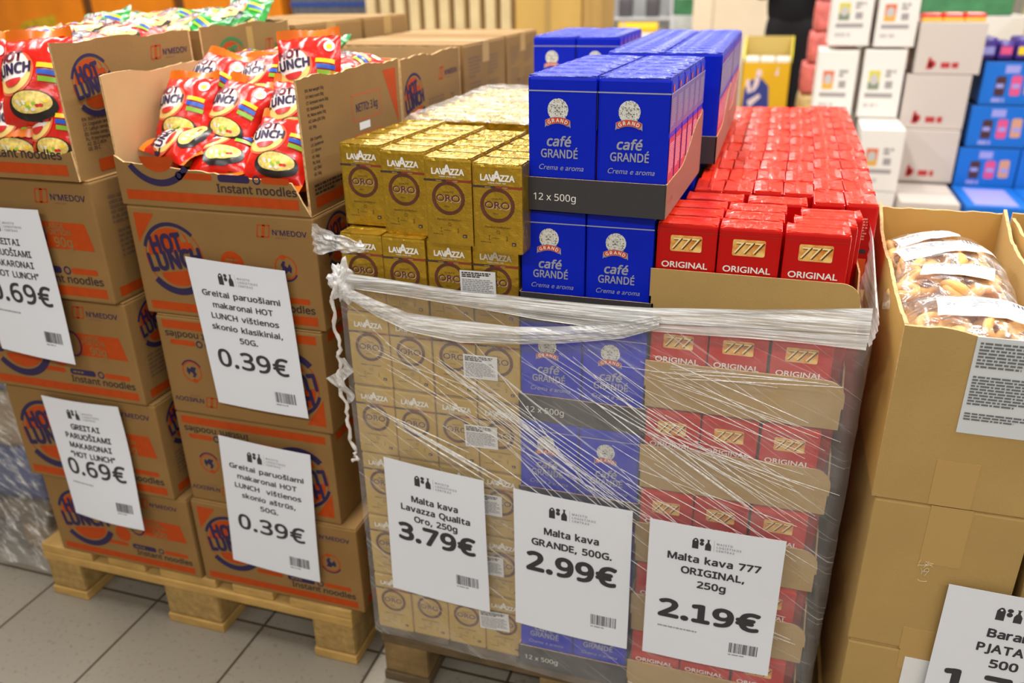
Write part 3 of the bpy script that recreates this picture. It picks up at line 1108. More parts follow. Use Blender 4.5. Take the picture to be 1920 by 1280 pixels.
G1 = 'red noodle packets in the open display carton'
for (loc, ti, rz, yw, lb, sc) in (
    ((-1.015, 1.215, 1.066), 24, 76, -8, 'red noodle packet lying on its side in the front corner, words running upwards', .92),
    ((-0.905, 1.226, 1.052), 24, 6, 4, 'red noodle packet lying low along the cut front edge, showing green noodles', 1),
    ((-0.796, 1.222, 1.058), 46, -6, 8, 'red noodle packet leaning at the front edge, orange seal above its words', 1.02),
    ((-1.018, 1.268, 1.108), 58, 2, -6, 'red noodle packet leaning on the carton wall with a wavy orange top seal', 1.03),
    ((-0.916, 1.278, 1.104), 50, -10, -4, 'red noodle packet in the middle of the pile with its noodle bowl in full view', 1.03),
    ((-0.792, 1.284, 1.110), 55, 2, 6, 'red noodle packet behind the front edge one, pale yellow seal folded forward', 1),
    ((-0.998, 1.338, 1.146), 48, -14, 0, 'red noodle packet tilted behind the leaning wall packet, white emblem up', 1),
    ((-0.782, 1.340, 1.168), 68, 4, 10, 'red noodle packet standing upright beside the net weight panel', 1.05),
    ((-0.895, 1.350, 1.150), 46, 12, -5, 'red noodle packet behind the middle of the pile, half hidden', 1),
    ((-1.010, 1.420, 1.160), 20, 30, 0, 'red noodle packet lying at the back by the inner carton wall', 1),
    ((-0.900, 1.420, 1.176), 16, 85, 8, 'red noodle packet lying crosswise on top of the back of the pile', 1),
    ((-0.800, 1.425, 1.166), 14, -70, 4, 'red noodle packet lying at the back beside the printed side panel', 1),
    ((-1.015, 1.465, 1.172), 10, 100, 0, 'red noodle packet in the rear corner, yellow end seal up', .95),
    ((-0.900, 1.470, 1.170), 8, 15, 4, 'red noodle packet in the middle of the last row against the back panel', .95),
    ((-0.785, 1.472, 1.168), 10, -20, 4, 'red noodle packet in the last row at the tape end of the panel', .95),
    ((-1.010, 1.270, 1.030), 30, 20, 0, 'red noodle packet underneath the pile near the inner wall', 1),
    ((-0.790, 1.275, 1.030), 30, 20, 0, 'red noodle packet underneath the pile near the printed side panel', 1),
):
    packet('red', loc, ti, rz, yw, lb, G1, sc)
G2 = 'large red noodle packets in the outer display carton'
for (loc, ti, rz, yw, lb, sc) in (
    ((-1.235, 1.172, 1.166), 66, 4, 4, 'large red noodle packet above the front edge with its bowl of noodles showing', 1.22),
    ((-1.375, 1.176, 1.170), 62, -6, 0, 'large red noodle packet beside the bowl packet, cut by the picture edge', 1.22),
    ((-1.262, 1.138, 1.092), 70, -4, 8, 'large red noodle packet upright behind the words Instant noodles', 1.05),
    ((-1.175, 1.142, 1.094), 70, 4, -4, 'large red noodle packet wedged in the corner by the printed side panel', 1.05),
    ((-1.372, 1.140, 1.092), 70, -6, 0, 'large red noodle packet low at the picture edge', 1.05),
    ((-1.330, 1.262, 1.212), 22, 40, 0, 'large red noodle packet lying on top with a golden seal', 1.1),
    ((-1.205, 1.270, 1.206), 18, -30, 0, 'large red noodle packet lying against the printed side panel', 1.1),
    ((-1.445, 1.280, 1.206), 20, 80, 0, 'large red noodle packet on top by the outer wall', 1.1),
    ((-1.310, 1.350, 1.222), 12, 95, 0, 'large red noodle packet lying crosswise in the middle of the top', 1.1),
    ((-1.195, 1.385, 1.222), 10, 20, 0, 'large red noodle packet near the tape end of the printed panel', 1.1),
    ((-1.440, 1.390, 1.216), 10, 10, 0, 'large red noodle packet in the rear outer corner', 1.05),
    ((-1.320, 1.425, 1.228), 8, -60, 0, 'large red noodle packet against the back panel', 1.0),
):
    packet('red', loc, ti, rz, yw, lb, G2, sc)
G3 = 'green noodle packets in the rear outer carton'
for i, (x, y, z, rz, t) in enumerate(((-1.445, 1.575, 1.228, 20, 30), (-1.33, 1.570, 1.226, 75, 16), (-1.21, 1.575, 1.226, -15, 22), (-1.44, 1.665, 1.234, 60, 12),
                                      (-1.325, 1.668, 1.236, 5, 20), (-1.21, 1.665, 1.240, 80, 18), (-1.43, 1.762, 1.234, -30, 10), (-1.31, 1.765, 1.236, 45, 14), (-1.20, 1.762, 1.244, 10, 34))):
    packet('green', (x, y, z), t, rz, 0, 'green noodle packet in the %s row, %s the printed side panel' % (('front', 'middle', 'back')[i // 3], ('farthest from', 'midway from', 'next to')[i % 3]), G3)
packet('green', (-0.962, 1.625, 1.188), 12, 4, 0, 'single green noodle packet on top of the carton behind the red packets', 'green packets behind the red display', 1.15)
packet('green', (-1.00, 1.74, 1.130), 5, 30, 0, 'green noodle packet deep inside, behind the single one on top', 'green packets behind the red display')
packet('green', (-0.82, 1.66, 1.128), 6, -40, 0, 'green noodle packet deep inside, by the printed side panel', 'green packets behind the red display')


# ================================================================== coffee packs
ORD = ('first', 'second', 'third', 'fourth', 'fifth', 'sixth', 'seventh', 'eighth', 'ninth', 'tenth', 'eleventh', 'twelfth', 'thirteenth', 'fourteenth', 'fifteenth', 'sixteenth')


def brick(name, w, d, h, m, mtop, art=None, side_art=None, r=0.004, fold=0.0022, seed=1):
    """vacuum brick: body standing on its base centre, with the folded and glued flap on top as its own part"""
    rnd = random.Random(seed)
    b = MB()
    bm = bmesh.new()
    bmesh.ops.create_cube(bm, size=1)
    for v in bm.verts:
        v.co = Vector((v.co.x * w, v.co.y * d, (v.co.z + .5) * h))
    bmesh.ops.bevel(bm, geom=list(bm.edges), offset=r, segments=2, affect='EDGES', profile=0.6)
    bm.normal_update()
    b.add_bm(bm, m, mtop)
    if art:
        art(b, plane((-w / 2, -d / 2 - 0.0002, 0), (1, 0, 0), (0, 0, 1)), w, h)
    if side_art:
        side_art(b, plane((w / 2 + 0.0002, -d / 2, 0), (0, 1, 0), (0, 0, 1)), d, h)
    o = b.build(name)
    f = MB()
    e = 0.0015
    z = h - 0.0002

    def slab(pts, z0, z1):
        f.prism(pts, lambda x, y, q: (x, y, z0 + (z1 - z0) * q), 0, 1, mtop)
    W, D = w / 2 - r * .4, d / 2 - r * .4
    # two side ears (triangles folded inwards), then the long flap with its rolled lip
    slab([(-W, -D), (-W * .42, -D * .1), (-W * .42, D * .1), (-W, D)], z, z + fold * .7)
    slab([(W, -D), (W, D), (W * .42, D * .1), (W * .42, -D * .1)], z, z + fold * .7)
    vs = []
    nx = 8
    prof = ((-D, 0.0004), (-D * .55, fold * .95), (-D * .12, fold * 1.05), (D * .02, fold * 1.75), (D * .22, fold * 1.7), (D * .26, fold * .6), (D, .0004))
    for i in range(nx + 1):
        x = -W + 2 * W * i / nx
        for y, zz in prof:
            vs.append((x, y * (1 if abs(i - nx / 2) < nx / 2 else .96), z + zz * (1 if 0 < i < nx else .55) + rnd.uniform(-.0004, .0004)))
    k = len(prof)
    fs = [(i * k + j, (i + 1) * k + j, (i + 1) * k + j + 1, i * k + j + 1) for i in range(nx) for j in range(k - 1)]
    f.add(vs, fs, mtop)
    f.build('folded_top', o)
    return o


# --- gold packs
GW, GD, GH = 0.0745, 0.047, 0.1325


def gold_art(b, s, w, h):
    y = h - .0235
    for t, x, cap in (('L', -.0215, .0085), ('A', -.0150, .0085), ('V', -.0080, .0085), ('A', .0000, .0135), ('Z', .0085, .0085), ('Z', .0152, .0085), ('A', .0222, .0085)):
        put(b, s, text2(t, cap, .12, sx=.98), WHITE_PRINT, 2, (w / 2 + x, y))
    put(b, s, text2('TORINO, ITALIA, 1895', .0017, .06, sx=1.1, nb=4), WHITE_PRINT, 2, (w / 2, y - .0042))
    yb = h - .0345
    put(b, s, rect2(0, yb, w * .47, yb + .0032), BROWN_D, 2)
    put(b, s, rect2(w * .47, yb, w, yb + .0032), RED_B, 2)
    put(b, s, text2('DELICATO', .0013, .05, nb=4), PALE_TXT, 3, (w * .32, yb + .0009))
    put(b, s, text2('INTENSO', .0013, .05, nb=4), PALE_TXT, 3, (w * .66, yb + .0009))
    cy = h - .0595
    put(b, s, ring2(w / 2, cy, .0205, .0255), BROWN_P, 3)
    put(b, s, text2('QUALITÀ', .0027, .0, font='gill', sx=1.0), GOLD_TXT, 2, (w / 2, cy + .0080))
    put(b, s, text2('ORO', .0098, .13, font='gill', sx=1.18), PALE_TXT, 2, (w / 2 + .0005, cy - .0051))
    put(b, s, text2('ORO', .0098, .05, font='gill', sx=1.18), BROWN_P, 4, (w / 2, cy - .0045))
    put(b, s, words2(w / 2 - .007, cy - .0135, .015, .0016, 1, seed=2), GOLD_TXT, 2)
    put(b, s, text2('PERFECT SYMPHONY', .0024, .02, font='gill', sx=1.15, nb=4), GOLD_TXT, 2, (w / 2, cy - .0345))
    for i in range(6):
        a = i * PI / 3
        put(b, s, rect2(.0014, -.0004, .0034, .0004), GOLD_TXT, 2, (w / 2, cy - .0405), rot=a)
    put(b, s, words2(w / 2 - .010, cy - .0505, .020, .0016, 1, seed=6), GOLD_TXT, 2)
    for q in (-1, 1):
        put(b, s, rect2(-.0003, -.003, .0003, .003), GOLD_TXT, 2, (w / 2 + q * .0135, cy - .0495))
        put(b, s, rect2(-.0012, -.0003, .0012, .0003), GOLD_TXT, 2, (w / 2 + q * .0130, cy - .0465))
        put(b, s, rect2(-.0012, -.0003, .0012, .0003), GOLD_TXT, 2, (w / 2 + q * .0130, cy - .0525))
    put(b, s, words2(w * .14, cy - .0575, .030, .002, 1, seed=7), GOLD_TXT, 2)
    put(b, s, rrect2(w - .0165, cy - .0595, w - .0100, cy - .0545, .0008), BROWN_D, 2)
    put(b, s, text2('8+', .0022, .05, nb=4), PALE_TXT, 3, (w - .0132, cy - .0583))


gold_pack = brick('coffee_pack', GW, GD, GH, GOLD, GOLD, gold_art, seed=2)
gold_case = brick('coffee_pack', GW, GD, GH, GOLD_W, GOLD_W, gold_art, seed=4)
gold_plain = brick('coffee_pack', GW, GD, GH, GOLD, GOLD, None, seed=5)
first_used = {}


def place(src, loc, rz, label, group, cat='coffee pack', sc=None):
    if not first_used.get(src.name):
        first_used[src.name] = True
        src.location = loc
        src.rotation_euler = (0, 0, rz)
        if sc:
            src.scale = sc
        props(src, label, cat, group)
        return src
    return dup(src, loc, (0, 0, rz), label, group, sc)


JR = random.Random(11)
GX = [-0.6475 + .0755 * i + .0378 for i in range(4)]
colg = ('beside the noodle cartons', 'second from the noodle cartons', 'second from the blue packs', 'beside the blue packs')
layg = ('bottom', 'second lowest', 'third lowest', 'middle', 'third highest', 'second highest')
for L in range(6):
    for i in range(4):
        place(gold_pack if L == 5 else gold_case, (GX[i], 1.119 + GD / 2 + JR.uniform(-.001, .002) + (.004 if i == 0 and L == 5 else 0), 0.1445 + L * .1352), JR.uniform(-.012, .012),
              'gold coffee pack in the front of the %s layer, %s' % (layg[L], colg[i]), 'gold coffee packs')
top_z = 0.1445 + 6 * .1352
gxf = [(-0.655, 1.163), (-0.571, 1.134), (-0.487, 1.104), (-0.405, 1.086)]
nrow = {}
for i, (gx, gy) in enumerate(gxf):
    for k in range(5):
        src = gold_pack if k == 0 else gold_plain
        place(src, (gx + .039 + .003 * k, gy + .001 * i + GD / 2 + k * .0485, top_z - .0015 * i), math.radians(-3.0) + JR.uniform(-.012, .012),
              'gold coffee pack on top, %s row back, %s' % (ORD[k] if k else 'front', colg[i]), 'gold coffee packs', sc=(1.03, 1, 0.985))
for c, (ya, yn) in enumerate(((1.420, 5), (1.668, 4))):
    for k in range(yn):
        for i in range(4):
            place(gold_plain, (GX[i] + .002, ya + GD / 2 + k * .048, top_z), JR.uniform(-.01, .01),
                  'gold coffee pack under clear wrap, %s row back, %s' % (ORD[5 + k + 5 * c], colg[i]), 'gold coffee packs')
# rows beneath the top layer that no one can see from the aisle
b = MB()
for L in range(6):
    for k in range(14):
        for i in range(4):
            y = 1.172 + k * .048
            b.bbox(GX[i] - .037, GX[i] + .037, y, y + .0465, 0.1445 + L * .1352, 0.1445 + L * .1352 + .1345, GOLD, .003, 1)
props(b.build('coffee_pack_rows'), 'rows of gold coffee packs hidden behind the front ones', 'coffee packs', None, 'stuff')

# clear wrap over the two rear gold cases
FILM_TOP = film_mat('shrink_wrap', .15, .9, 6, ((.3, 2, 12, .5, .5, .7), (1.2, 9, 2, .4, .55, .7)), gloss=.3, tint=(1, .97, .9, 1))


def wrap_sheet(name, x0, x1, y0, y1, z, label, seed):
    rnd = random.Random(seed)
    nx, ny = 26, 24
    V = []
    uv = []
    for j in range(ny + 1):
        for i in range(nx + 1):
            x = x0 + (x1 - x0) * i / nx
            y = y0 + (y1 - y0) * j / ny
            ed = (i in (0, nx)) or (j in (0, ny))
            zz = z + .0045 + .003 * noise.noise((x * 40, y * 40, seed)) - (.012 if ed else 0)
            V.append((x, y, zz))
            uv.append((x, y))
    F = [(j * (nx + 1) + i, j * (nx + 1) + i + 1, (j + 1) * (nx + 1) + i + 1, (j + 1) * (nx + 1) + i) for j in range(ny) for i in range(nx)]
    return film_obj(name, V, F, uv, FILM_TOP, label=label, cat='plastic wrap')


def film_obj(name, V, F, uv, m, parent=None, label=None, cat=None, group=None):
    me = bpy.data.meshes.new(name)
    me.from_pydata(V, [], F)
    me.materials.append(m)
    lay = me.uv_layers.new(name='UVMap')
    for p in me.polygons:
        p.use_smooth = True
        for li in p.loop_indices:
            lay.data[li].uv = uv[me.loops[li].vertex_index]
    o = bpy.data.objects.new(name, me)
    COL.objects.link(o)
    if parent:
        o.parent = parent
    if label:
        props(o, label, cat, group)
    return o


wrap_sheet('plastic_wrap', -.655, -.338, 1.414, 1.664, top_z + GH + .004, 'clear wrap over the gold case nearer the aisle, bright with reflections', 2)
wrap_sheet('plastic_wrap', -.652, -.338, 1.670, 1.868, top_z + GH + .005, 'clear wrap over the rear gold case by the far blue packs', 5)

# --- blue packs
BW, BD, BH = 0.0978, 0.050, 0.170


def beard_emblem(b, s, cx, cy, r):
    put(b, s, disc2(cx, cy, r, r * 1.02, 30), ENGRAVE, 1)
    dk = mat('emblem_line', rgb(92, 98, 96), .5)
    lt = mat('emblem_light', rgb(214, 214, 208), .5)
    put(b, s, disc2(cx - .05 * r, cy + .08 * r, .40 * r, .50 * r, 18), lt, 2)
    put(b, s, disc2(cx - .05 * r, cy + .50 * r, .52 * r, .22 * r, 16), ENGRAVE, 3)
    put(b, s, disc2(cx - .05 * r, cy - .32 * r, .34 * r, .36 * r, 16), ENGRAVE, 3)
    for q in (-1, 1):
        put(b, s, rect2(-.11 * r, -.025 * r, .11 * r, .03 * r), dk, 4, (cx - .05 * r + q * .19 * r, cy + .20 * r), rot=-q * .15)
        put(b, s, disc2(cx - .05 * r + q * .18 * r, cy + .11 * r, .06 * r, .04 * r, 10), dk, 4)
        put(b, s, rect2(-.15 * r, -.03 * r, .15 * r, .03 * r), dk, 4, (cx - .05 * r + q * .14 * r, cy - .13 * r), rot=q * -.35)
    put(b, s, poly2([(cx - .10 * r, cy + .10 * r), (cx + .02 * r, cy - .06 * r), (cx - .12 * r, cy - .06 * r)]), dk, 4)
    # ribbon
    rc = cy - 3.05 * r
    for q in (-1, 1):
        put(b, s, poly2([(cx + q * .98 * r, cy - .98 * r), (cx + q * 1.22 * r, cy - 1.05 * r), (cx + q * 1.24 * r, cy - 1.62 * r), (cx + q * 1.10 * r, cy - 1.46 * r), (cx + q * .96 * r, cy - 1.50 * r)]), SILVER, 3)
    put(b, s, ring2(cx, rc, r * 1.82, r * 2.42, .5 * PI - .54, .5 * PI + .54, 18), SILVER, 4)
    put(b, s, ring2(cx, rc, r * 1.86, r * 2.38, .5 * PI - .53, .5 * PI + .53, 18), mat('ribbon_red', rgb(206, 66, 36), .4), 5)
    for i, ch in enumerate('GRAND'):
        a = .5 * PI - (i - 2) * .20
        put(b, s, text2(ch, r * .32, .08, nb=4), WHITE_PRINT, 6, (cx + 1.96 * r * math.cos(a), rc + 1.96 * r * math.sin(a)), rot=a - PI / 2)


def blue_art(b, s, w, h):
    t = h / .180
    put(b, s, rect2(0, h - .0195 * t, w, h - .0178 * t), SILVER, 1)
    beard_emblem(b, s, w * .445, h - .0430 * t, .0148)
    put(b, s, text2('café', .0128, .075, sx=1.03, shear=.15), SILVER, 2, (w * .465, h - .0915 * t))
    put(b, s, text2('GRANDÉ', .0112, .05, sx=.86), SILVER, 2, (w * .47, h - .1075 * t))
    put(b, s, text2('Crema e aroma', .0072, .0, font='gill', sx=.98, shear=.3), SILVER, 2, (w * .50, h - .1245 * t))


def blue_side(b, s, w, h):
    put(b, s, rect2(.0, h * .62, w, h * .90), LILAC, 1)
    put(b, s, rect2(.06 * w, h * .22, .94 * w, h * .58), PINK, 1)
    put(b, s, rect2(0, h * .0, w, h * .20), NAVY, 1)
    put(b, s, words2(.14 * w, h * .66, .7 * w, h * .2, 14, seed=31, fill=.5), SILVER, 2)
    put(b, s, words2(.14 * w, h * .32, .7 * w, h * .22, 14, seed=32, fill=.45), mat('side_white', rgb(230, 190, 214), .4), 2)
    put(b, s, bars2(.2 * w, h * .06, .6 * w, h * .1, seed=33, n=14), SILVER, 2)
    put(b, s, disc2(.3 * w, h * .93, .1 * w, .1 * w, 10), mat('ribbon_red', rgb(206, 66, 36), .4), 2)
    put(b, s, rect2(0, h - .0195, w, h - .0178), SILVER, 2)


def blue_side_dark(b, s, w, h):
    put(b, s, words2(.2 * w, h * .45, .5 * w, h * .4, 12, seed=34, fill=.7), NAVY, 1)
    put(b, s, words2(.2 * w, h * .06, .5 * w, h * .2, 8, seed=35, fill=.7), SILVER, 1)


blue_low = brick('coffee_pack', BW, BD, BH, BLUE, BLUE_TOP, blue_art, blue_side_dark, r=.0045, fold=.0022, seed=7)
blue_top = brick('coffee_pack', BW, BD, .1815, BLUE, BLUE_TOP, blue_art, blue_side, r=.0045, fold=.0026, seed=8)
blue_rear = brick('coffee_pack', BW, BD, .1815, BLUE, BLUE_TOP, None, blue_side, r=.0045, fold=.0026, seed=9)


def blue_tray(x0, x1, y0, y1, z0, fh, label, rise=True):
    """shallow charcoal card tray: floor, low front with white print, side walls that sweep up towards the back"""
    w, d, t = x1 - x0, y1 - y0, .0022
    root = empty('display_tray', (x0, y0, z0))
    props(root, label, 'tray', 'charcoal display trays')
    b = MB()
    b.box(t, w - t, t, d - t, 0.0003, t, BLACK_CARD)
    b.build('tray_floor', root)
    b = MB()
    b.prism([(0, 0), (w, 0), (w, fh), (0, fh)], lambda x, y, q: (x, t - q * t, y), 0, 1, BLACK_CARD, KRAFT_EDGE)
    put(b, plane((0, 0, 0), (1, 0, 0), (0, 0, 1)), text2('12 x 500g', .0098, .0, align='L', sx=1.05), WHITE_PRINT, 1, (.012, .0155))
    b.build('tray_front', root)
    for sx in (0, 1):
        pts = [(0, 0), (d, 0)]
        hi = .105 if rise else fh
        if rise:
            pts += [(d, hi - .012), (d - .004, hi - .003), (d - .012, hi), (d - .022, hi - .004)]
            for i in range(9):
                q = i / 8
                pts.append((d - .03 - (d * .55) * q, fh + (hi - fh - .008) * (0.5 + 0.5 * math.cos(PI * q))))
        else:
            pts += [(d, fh)]
        pts += [(0, fh)]
        b = MB()
        xa, xb = (t, 0) if sx == 0 else (w - t, w)
        b.prism(pts, lambda x, y, q: (xa + (xb - xa) * q, x, y), 0, 1, TRAY_SIDE, KRAFT_EDGE)
        if sx:
            put(b, plane((w, 0, 0), (0, 1, 0), (0, 0, 1)), text2('12 x 500g', .0085, .0, align='L', sx=.8), mat('side_print_pink', rgb(196, 90, 84), .5), 1, (.012, .016))
        b.build('tray_side', root)
    b = MB()
    bh = .09 if rise else fh
    b.prism([(0, 0), (w, 0), (w, bh), (0, bh)], lambda x, y, q: (x, d - t + q * t, y), 0, 1, BLACK_CARD, KRAFT_EDGE)
    b.build('tray_back', root)
    return root


bx_ = (-0.3438, -0.2446)
tier = ('bottom', 'second lowest', 'third lowest', 'third highest', 'second highest')
side2 = ('beside the gold packs', 'beside the red packs')
for L in range(5):
    z = 0.1445 + L * .1734
    yy = 1.105 + .003 * L
    xs = .0015 * (L - 4)
    blue_tray(-0.3455 + xs, -0.1415 + xs, yy, yy + .3215, z, .046, 'charcoal tray reading 12 x 500g under the %s blue packs' % tier[L], rise=False)
    for k in range(6 if L == 4 else 1):
        for i in range(2):
            place(blue_low, (bx_[i] + BW / 2 + xs + .0012, yy + .004 + BD / 2 + k * .0505, z + .0026), JR.uniform(-.006, .006),
                  'blue coffee pack in the %s tier, %s row, %s' % (tier[L], ORD[k] if k else 'front', side2[i]), 'blue coffee packs')
b = MB()
for L in range(5):
    for k in range(22):
        if L == 4 and k < 5:
            continue
        for i in range(2):
            y = 1.1695 + k * .0505 + (.008 if L == 4 else 0)
            xs = .0015 * (L - 4)
            x = bx_[i] + .0012 + (.022 if (L == 4 and k >= 5) else 0) + xs
            b.bbox(x + .001, x + BW - .001, y, y + .049, 0.1475 + L * .1734, 0.1475 + L * .1734 + .169, BLUE, .003, 1)
props(b.build('coffee_pack_rows'), 'rows of blue coffee packs hidden behind the front tiers', 'coffee packs', None, 'stuff')
b = MB()
for L in range(5):
    for k in range(6):
        for i in range(2):
            y = 1.885 + k * .0505
            b.bbox(-.545 + .1 * i, -.447 + .1 * i, y, y + .049, 0.1475 + L * .1734, 0.1475 + L * .1734 + .169, BLUE, .003, 1)
props(b.build('coffee_pack_rows'), 'rows of blue coffee packs under the tray that stands apart', 'coffee packs', None, 'stuff')

ROT1 = math.radians(-2.8)


def turned(x, y, px=-.3315, py=1.112):
    c, s = math.cos(ROT1), math.sin(ROT1)
    return px + (x - px) * c - (y - py) * s, py + (x - px) * s + (y - py) * c


zt = 0.1445 + 5 * .1734 + .0028
blue_tray(-0.3315, -0.1300, 1.112, 1.428, zt, .0475, 'charcoal tray with sweeping brown sides under the nearest top blue packs').rotation_euler = (0, 0, ROT1)
for k in range(6):
    for i in range(2):
        place(blue_top if k == 0 else blue_rear, turned(-0.3287 + i * .0992 + BW / 2, 1.1165 + BD / 2 + k * .0508) + (zt + .0026,), ROT1 + JR.uniform(-.006, .006),
              'blue coffee pack on the nearest top tray, %s row, %s' % (ORD[k] if k else 'front', ('on the gold side', 'on the red side')[i]), 'blue coffee packs')
blue_tray(-0.2955, -0.0940, 1.486, 1.798, zt, .0475, 'charcoal tray shifted sideways behind the nearest blue tray')
blue_tray(-0.2955, -0.0940, 1.800, 2.112, zt, .0475, 'charcoal tray farthest back in the shifted blue row')
for c in range(2):
    for k in range(6):
        for i in range(2):
            place(blue_rear, (-0.2927 + i * .0992 + BW / 2, 1.4905 + .314 * c + BD / 2 + k * .0508, zt + .0026), JR.uniform(-.006, .006),
                  'blue coffee pack, %s tray, %s row, %s' % (('shifted second', 'farthest')[c], ORD[k] if k else 'front', ('on the gold side', 'on the red side')[i]), 'blue coffee packs')
blue_tray(-0.5430, -0.3410, 1.880, 2.192, zt, .0475, 'charcoal tray of blue packs standing apart behind the wrapped gold packs')
for k in range(6):
    for i in range(2):
        place(blue_top if k == 0 else blue_rear, (-0.5405 + i * .0992 + BW / 2, 1.8845 + BD / 2 + k * .0508, zt + .0026), JR.uniform(-.006, .006),
              'blue coffee pack behind the wrapped gold packs, %s row, %s' % (ORD[k] if k else 'front', ('outer side', 'inner side')[i]), 'blue coffee packs')

# --- red packs
RW, RD, RH = 0.0835, 0.0462, 0.1345


def red_art(b, s, w, h):
    put(b, s, rrect2(w / 2 - .0222, h - .0375, w / 2 + .0212, h - .0150, .0025), BADGE, 2)
    put(b, s, text2('777', .0150, .055, font='gill', sx=1.16, shear=.22), mat('badge_figures', rgb(96, 52, 20), .4), 3, (w / 2 + .0006, h - .0342))
    put(b, s, text2('777', .0150, .0, font='gill', sx=1.14, shear=.22), mat('badge_light', rgb(250, 226, 160), .4), 5, (w / 2 - .0008, h - .0336))
    V, F = text2('ORIGINAL', .0082, .05, font='gill', sx=1.0, nb=6)
    x0, x1 = min(p[0] for p in V), max(p[0] for p in V)
    k = .0640 / (x1 - x0)
    put(b, s, ([(p[0] * k,) + tuple(p[1:]) for p in V], F), WHITE_PRINT, 2, (w / 2 - .001, h - .0605))
    put(b, s, rect2(0, h - .0105, w, h - .0098), mat('red_fold_line', rgb(160, 40, 20), .4), 1)


def red_side(b, s, w, h):
    put(b, s, rect2(.25 * w, .44 * h, .8 * w, .49 * h), mat('side_dark_label', rgb(60, 50, 60), .4), 1)
    put(b, s, rect2(.2 * w, .10 * h, .85 * w, .38 * h), mat('side_orange_label', rgb(236, 96, 30), .4), 1)
    put(b, s, words2(.25 * w, .56 * h, .5 * w, .3 * h, 9, seed=41), mat('side_pink_text', rgb(236, 150, 130), .4), 1)


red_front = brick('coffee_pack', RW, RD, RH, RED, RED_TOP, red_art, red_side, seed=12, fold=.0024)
red_plain = brick('coffee_pack', RW, RD, RH, RED, RED_TOP, None, red_side, seed=13, fold=.0026)


def red_tray(y0, z0, d, label):
    x0, x1, fh, t = -0.1475, 0.1355, .0765, .0024
    w = x1 - x0
    root = empty('kraft_tray', (x0, y0, z0))
    props(root, label, 'tray', 'kraft trays of red coffee')
    b = MB()
    b.box(t, w - t, t, d - t, .0003, t, KRAFT_YIN)
    b.build('tray_floor', root)
    b = MB()
    r = .026
    pts = [(0, 0), (w, 0), (w, fh - r)] + [(w - r + r * math.cos(a), fh - r + r * math.sin(a)) for a in (PI / 12 * i for i in range(1, 7))] + [(0, fh)]
    b.prism(pts, lambda x, y, q: (x, t - q * t, y), 0, 1, KRAFT_Y, KRAFT_EDGE)
    b.build('tray_front', root)
    for sx in (0, 1):
        b = MB()
        xa, xb = (t, 0) if sx == 0 else (w - t, w)
        pts = [(0, 0), (d, 0), (d, fh), (.055, fh), (.035, fh * .72), (.012, fh * .45), (0, fh * .45)]
        b.prism(pts, lambda x, y, q: (xa + (xb - xa) * q, x, y), 0, 1, KRAFT_Y, KRAFT_EDGE)
        b.build('tray_side', root)
    return root


rx_ = (-0.1425, -0.0575, 0.0295)
lr = ('bottom', 'second lowest', 'third lowest', 'third highest', 'second highest', 'top')
cr_ = ('beside the blue packs', 'in the middle', 'at the outer end')
for L in range(6):
    z = 0.1445 + L * .1434
    yy = 1.094 + .0048 * L
    red_tray(yy, z, .17, 'kraft tray with one rounded corner under the %s red packs' % lr[L])
    for k in range(3 if L == 5 else 1):
        for i in range(3):
            fwd = -.0 if i < 2 else -.002
            place(red_front, (rx_[i] + RW / 2 + (.010 * k * (1 if i == 2 else .25) if L == 5 else 0), yy + .0055 + RD / 2 + k * (.0475 if i < 2 else .0440) + fwd, z + .0028),
                  JR.uniform(-.01, .01) + (.02 if (i == 2 and k) else 0),
                  'red coffee pack in the %s tray, %s row, %s' % (lr[L], ORD[k] if k else 'front', cr_[i]), 'red coffee packs',
                  sc=(1, 1, 1.035 if L == 5 else .985))
# the second tray and those behind: six narrow packs across, rows turned sideways
zr = 0.1445 + 5 * .1434 + .0028
for i in range(2):
    place(red_plain, (-0.1225 + i * .0945 + RW / 2 + .003, 1.290 + RD / 2, zr), JR.uniform(-.015, .015), 'red coffee pack set wide on top behind the front tray, %s' % cr_[i], 'red coffee packs', sc=(1.06, 1, 1))
col6 = ('next to the blue trays', 'second from the blue trays', 'third from the blue trays', 'third from the outer edge', 'second from the outer edge', 'at the outer edge')
for k in range(12):
    for c in range(6):
        y = 1.300 + k * .0865
        x = -0.118 + c * .0468 + .0022 * min(k, 5)
        if k == 0 and c < 4:
            continue
        yoff = {0: -.012, 1: -.004, 2: .004, 3: .0, 4: .006, 5: .010}[c]
        place(red_plain, (x + .0234, y + .0418 + yoff + (-.03 if c < 4 else 0) + .0, zr + JR.uniform(0, .0015)), PI / 2 + JR.uniform(-.02, .02) + (PI if (k + c) % 2 else 0),
              'red coffee pack on the top layer, %s turned row back, %s' % (ORD[k], col6[c]), 'red coffee packs')
b = MB()
for L in range(6):
    if L == 5:
        continue
    for k in range(23):
        for i in range(3):
            if L == 4 and i == 0 and k > 4:
                continue
            y = 1.150 + k * .0475 + .0048 * L
            b.bbox(-.1425 + .0925 * i, -.1425 + .0925 * i + .0905, y, y + .0465, 0.1475 + L * .1434, 0.1475 + L * .1434 + .1385, RED, .003, 1)
props(b.build('coffee_pack_rows'), 'rows of red coffee packs hidden behind the kraft trays', 'coffee packs', None, 'stuff')

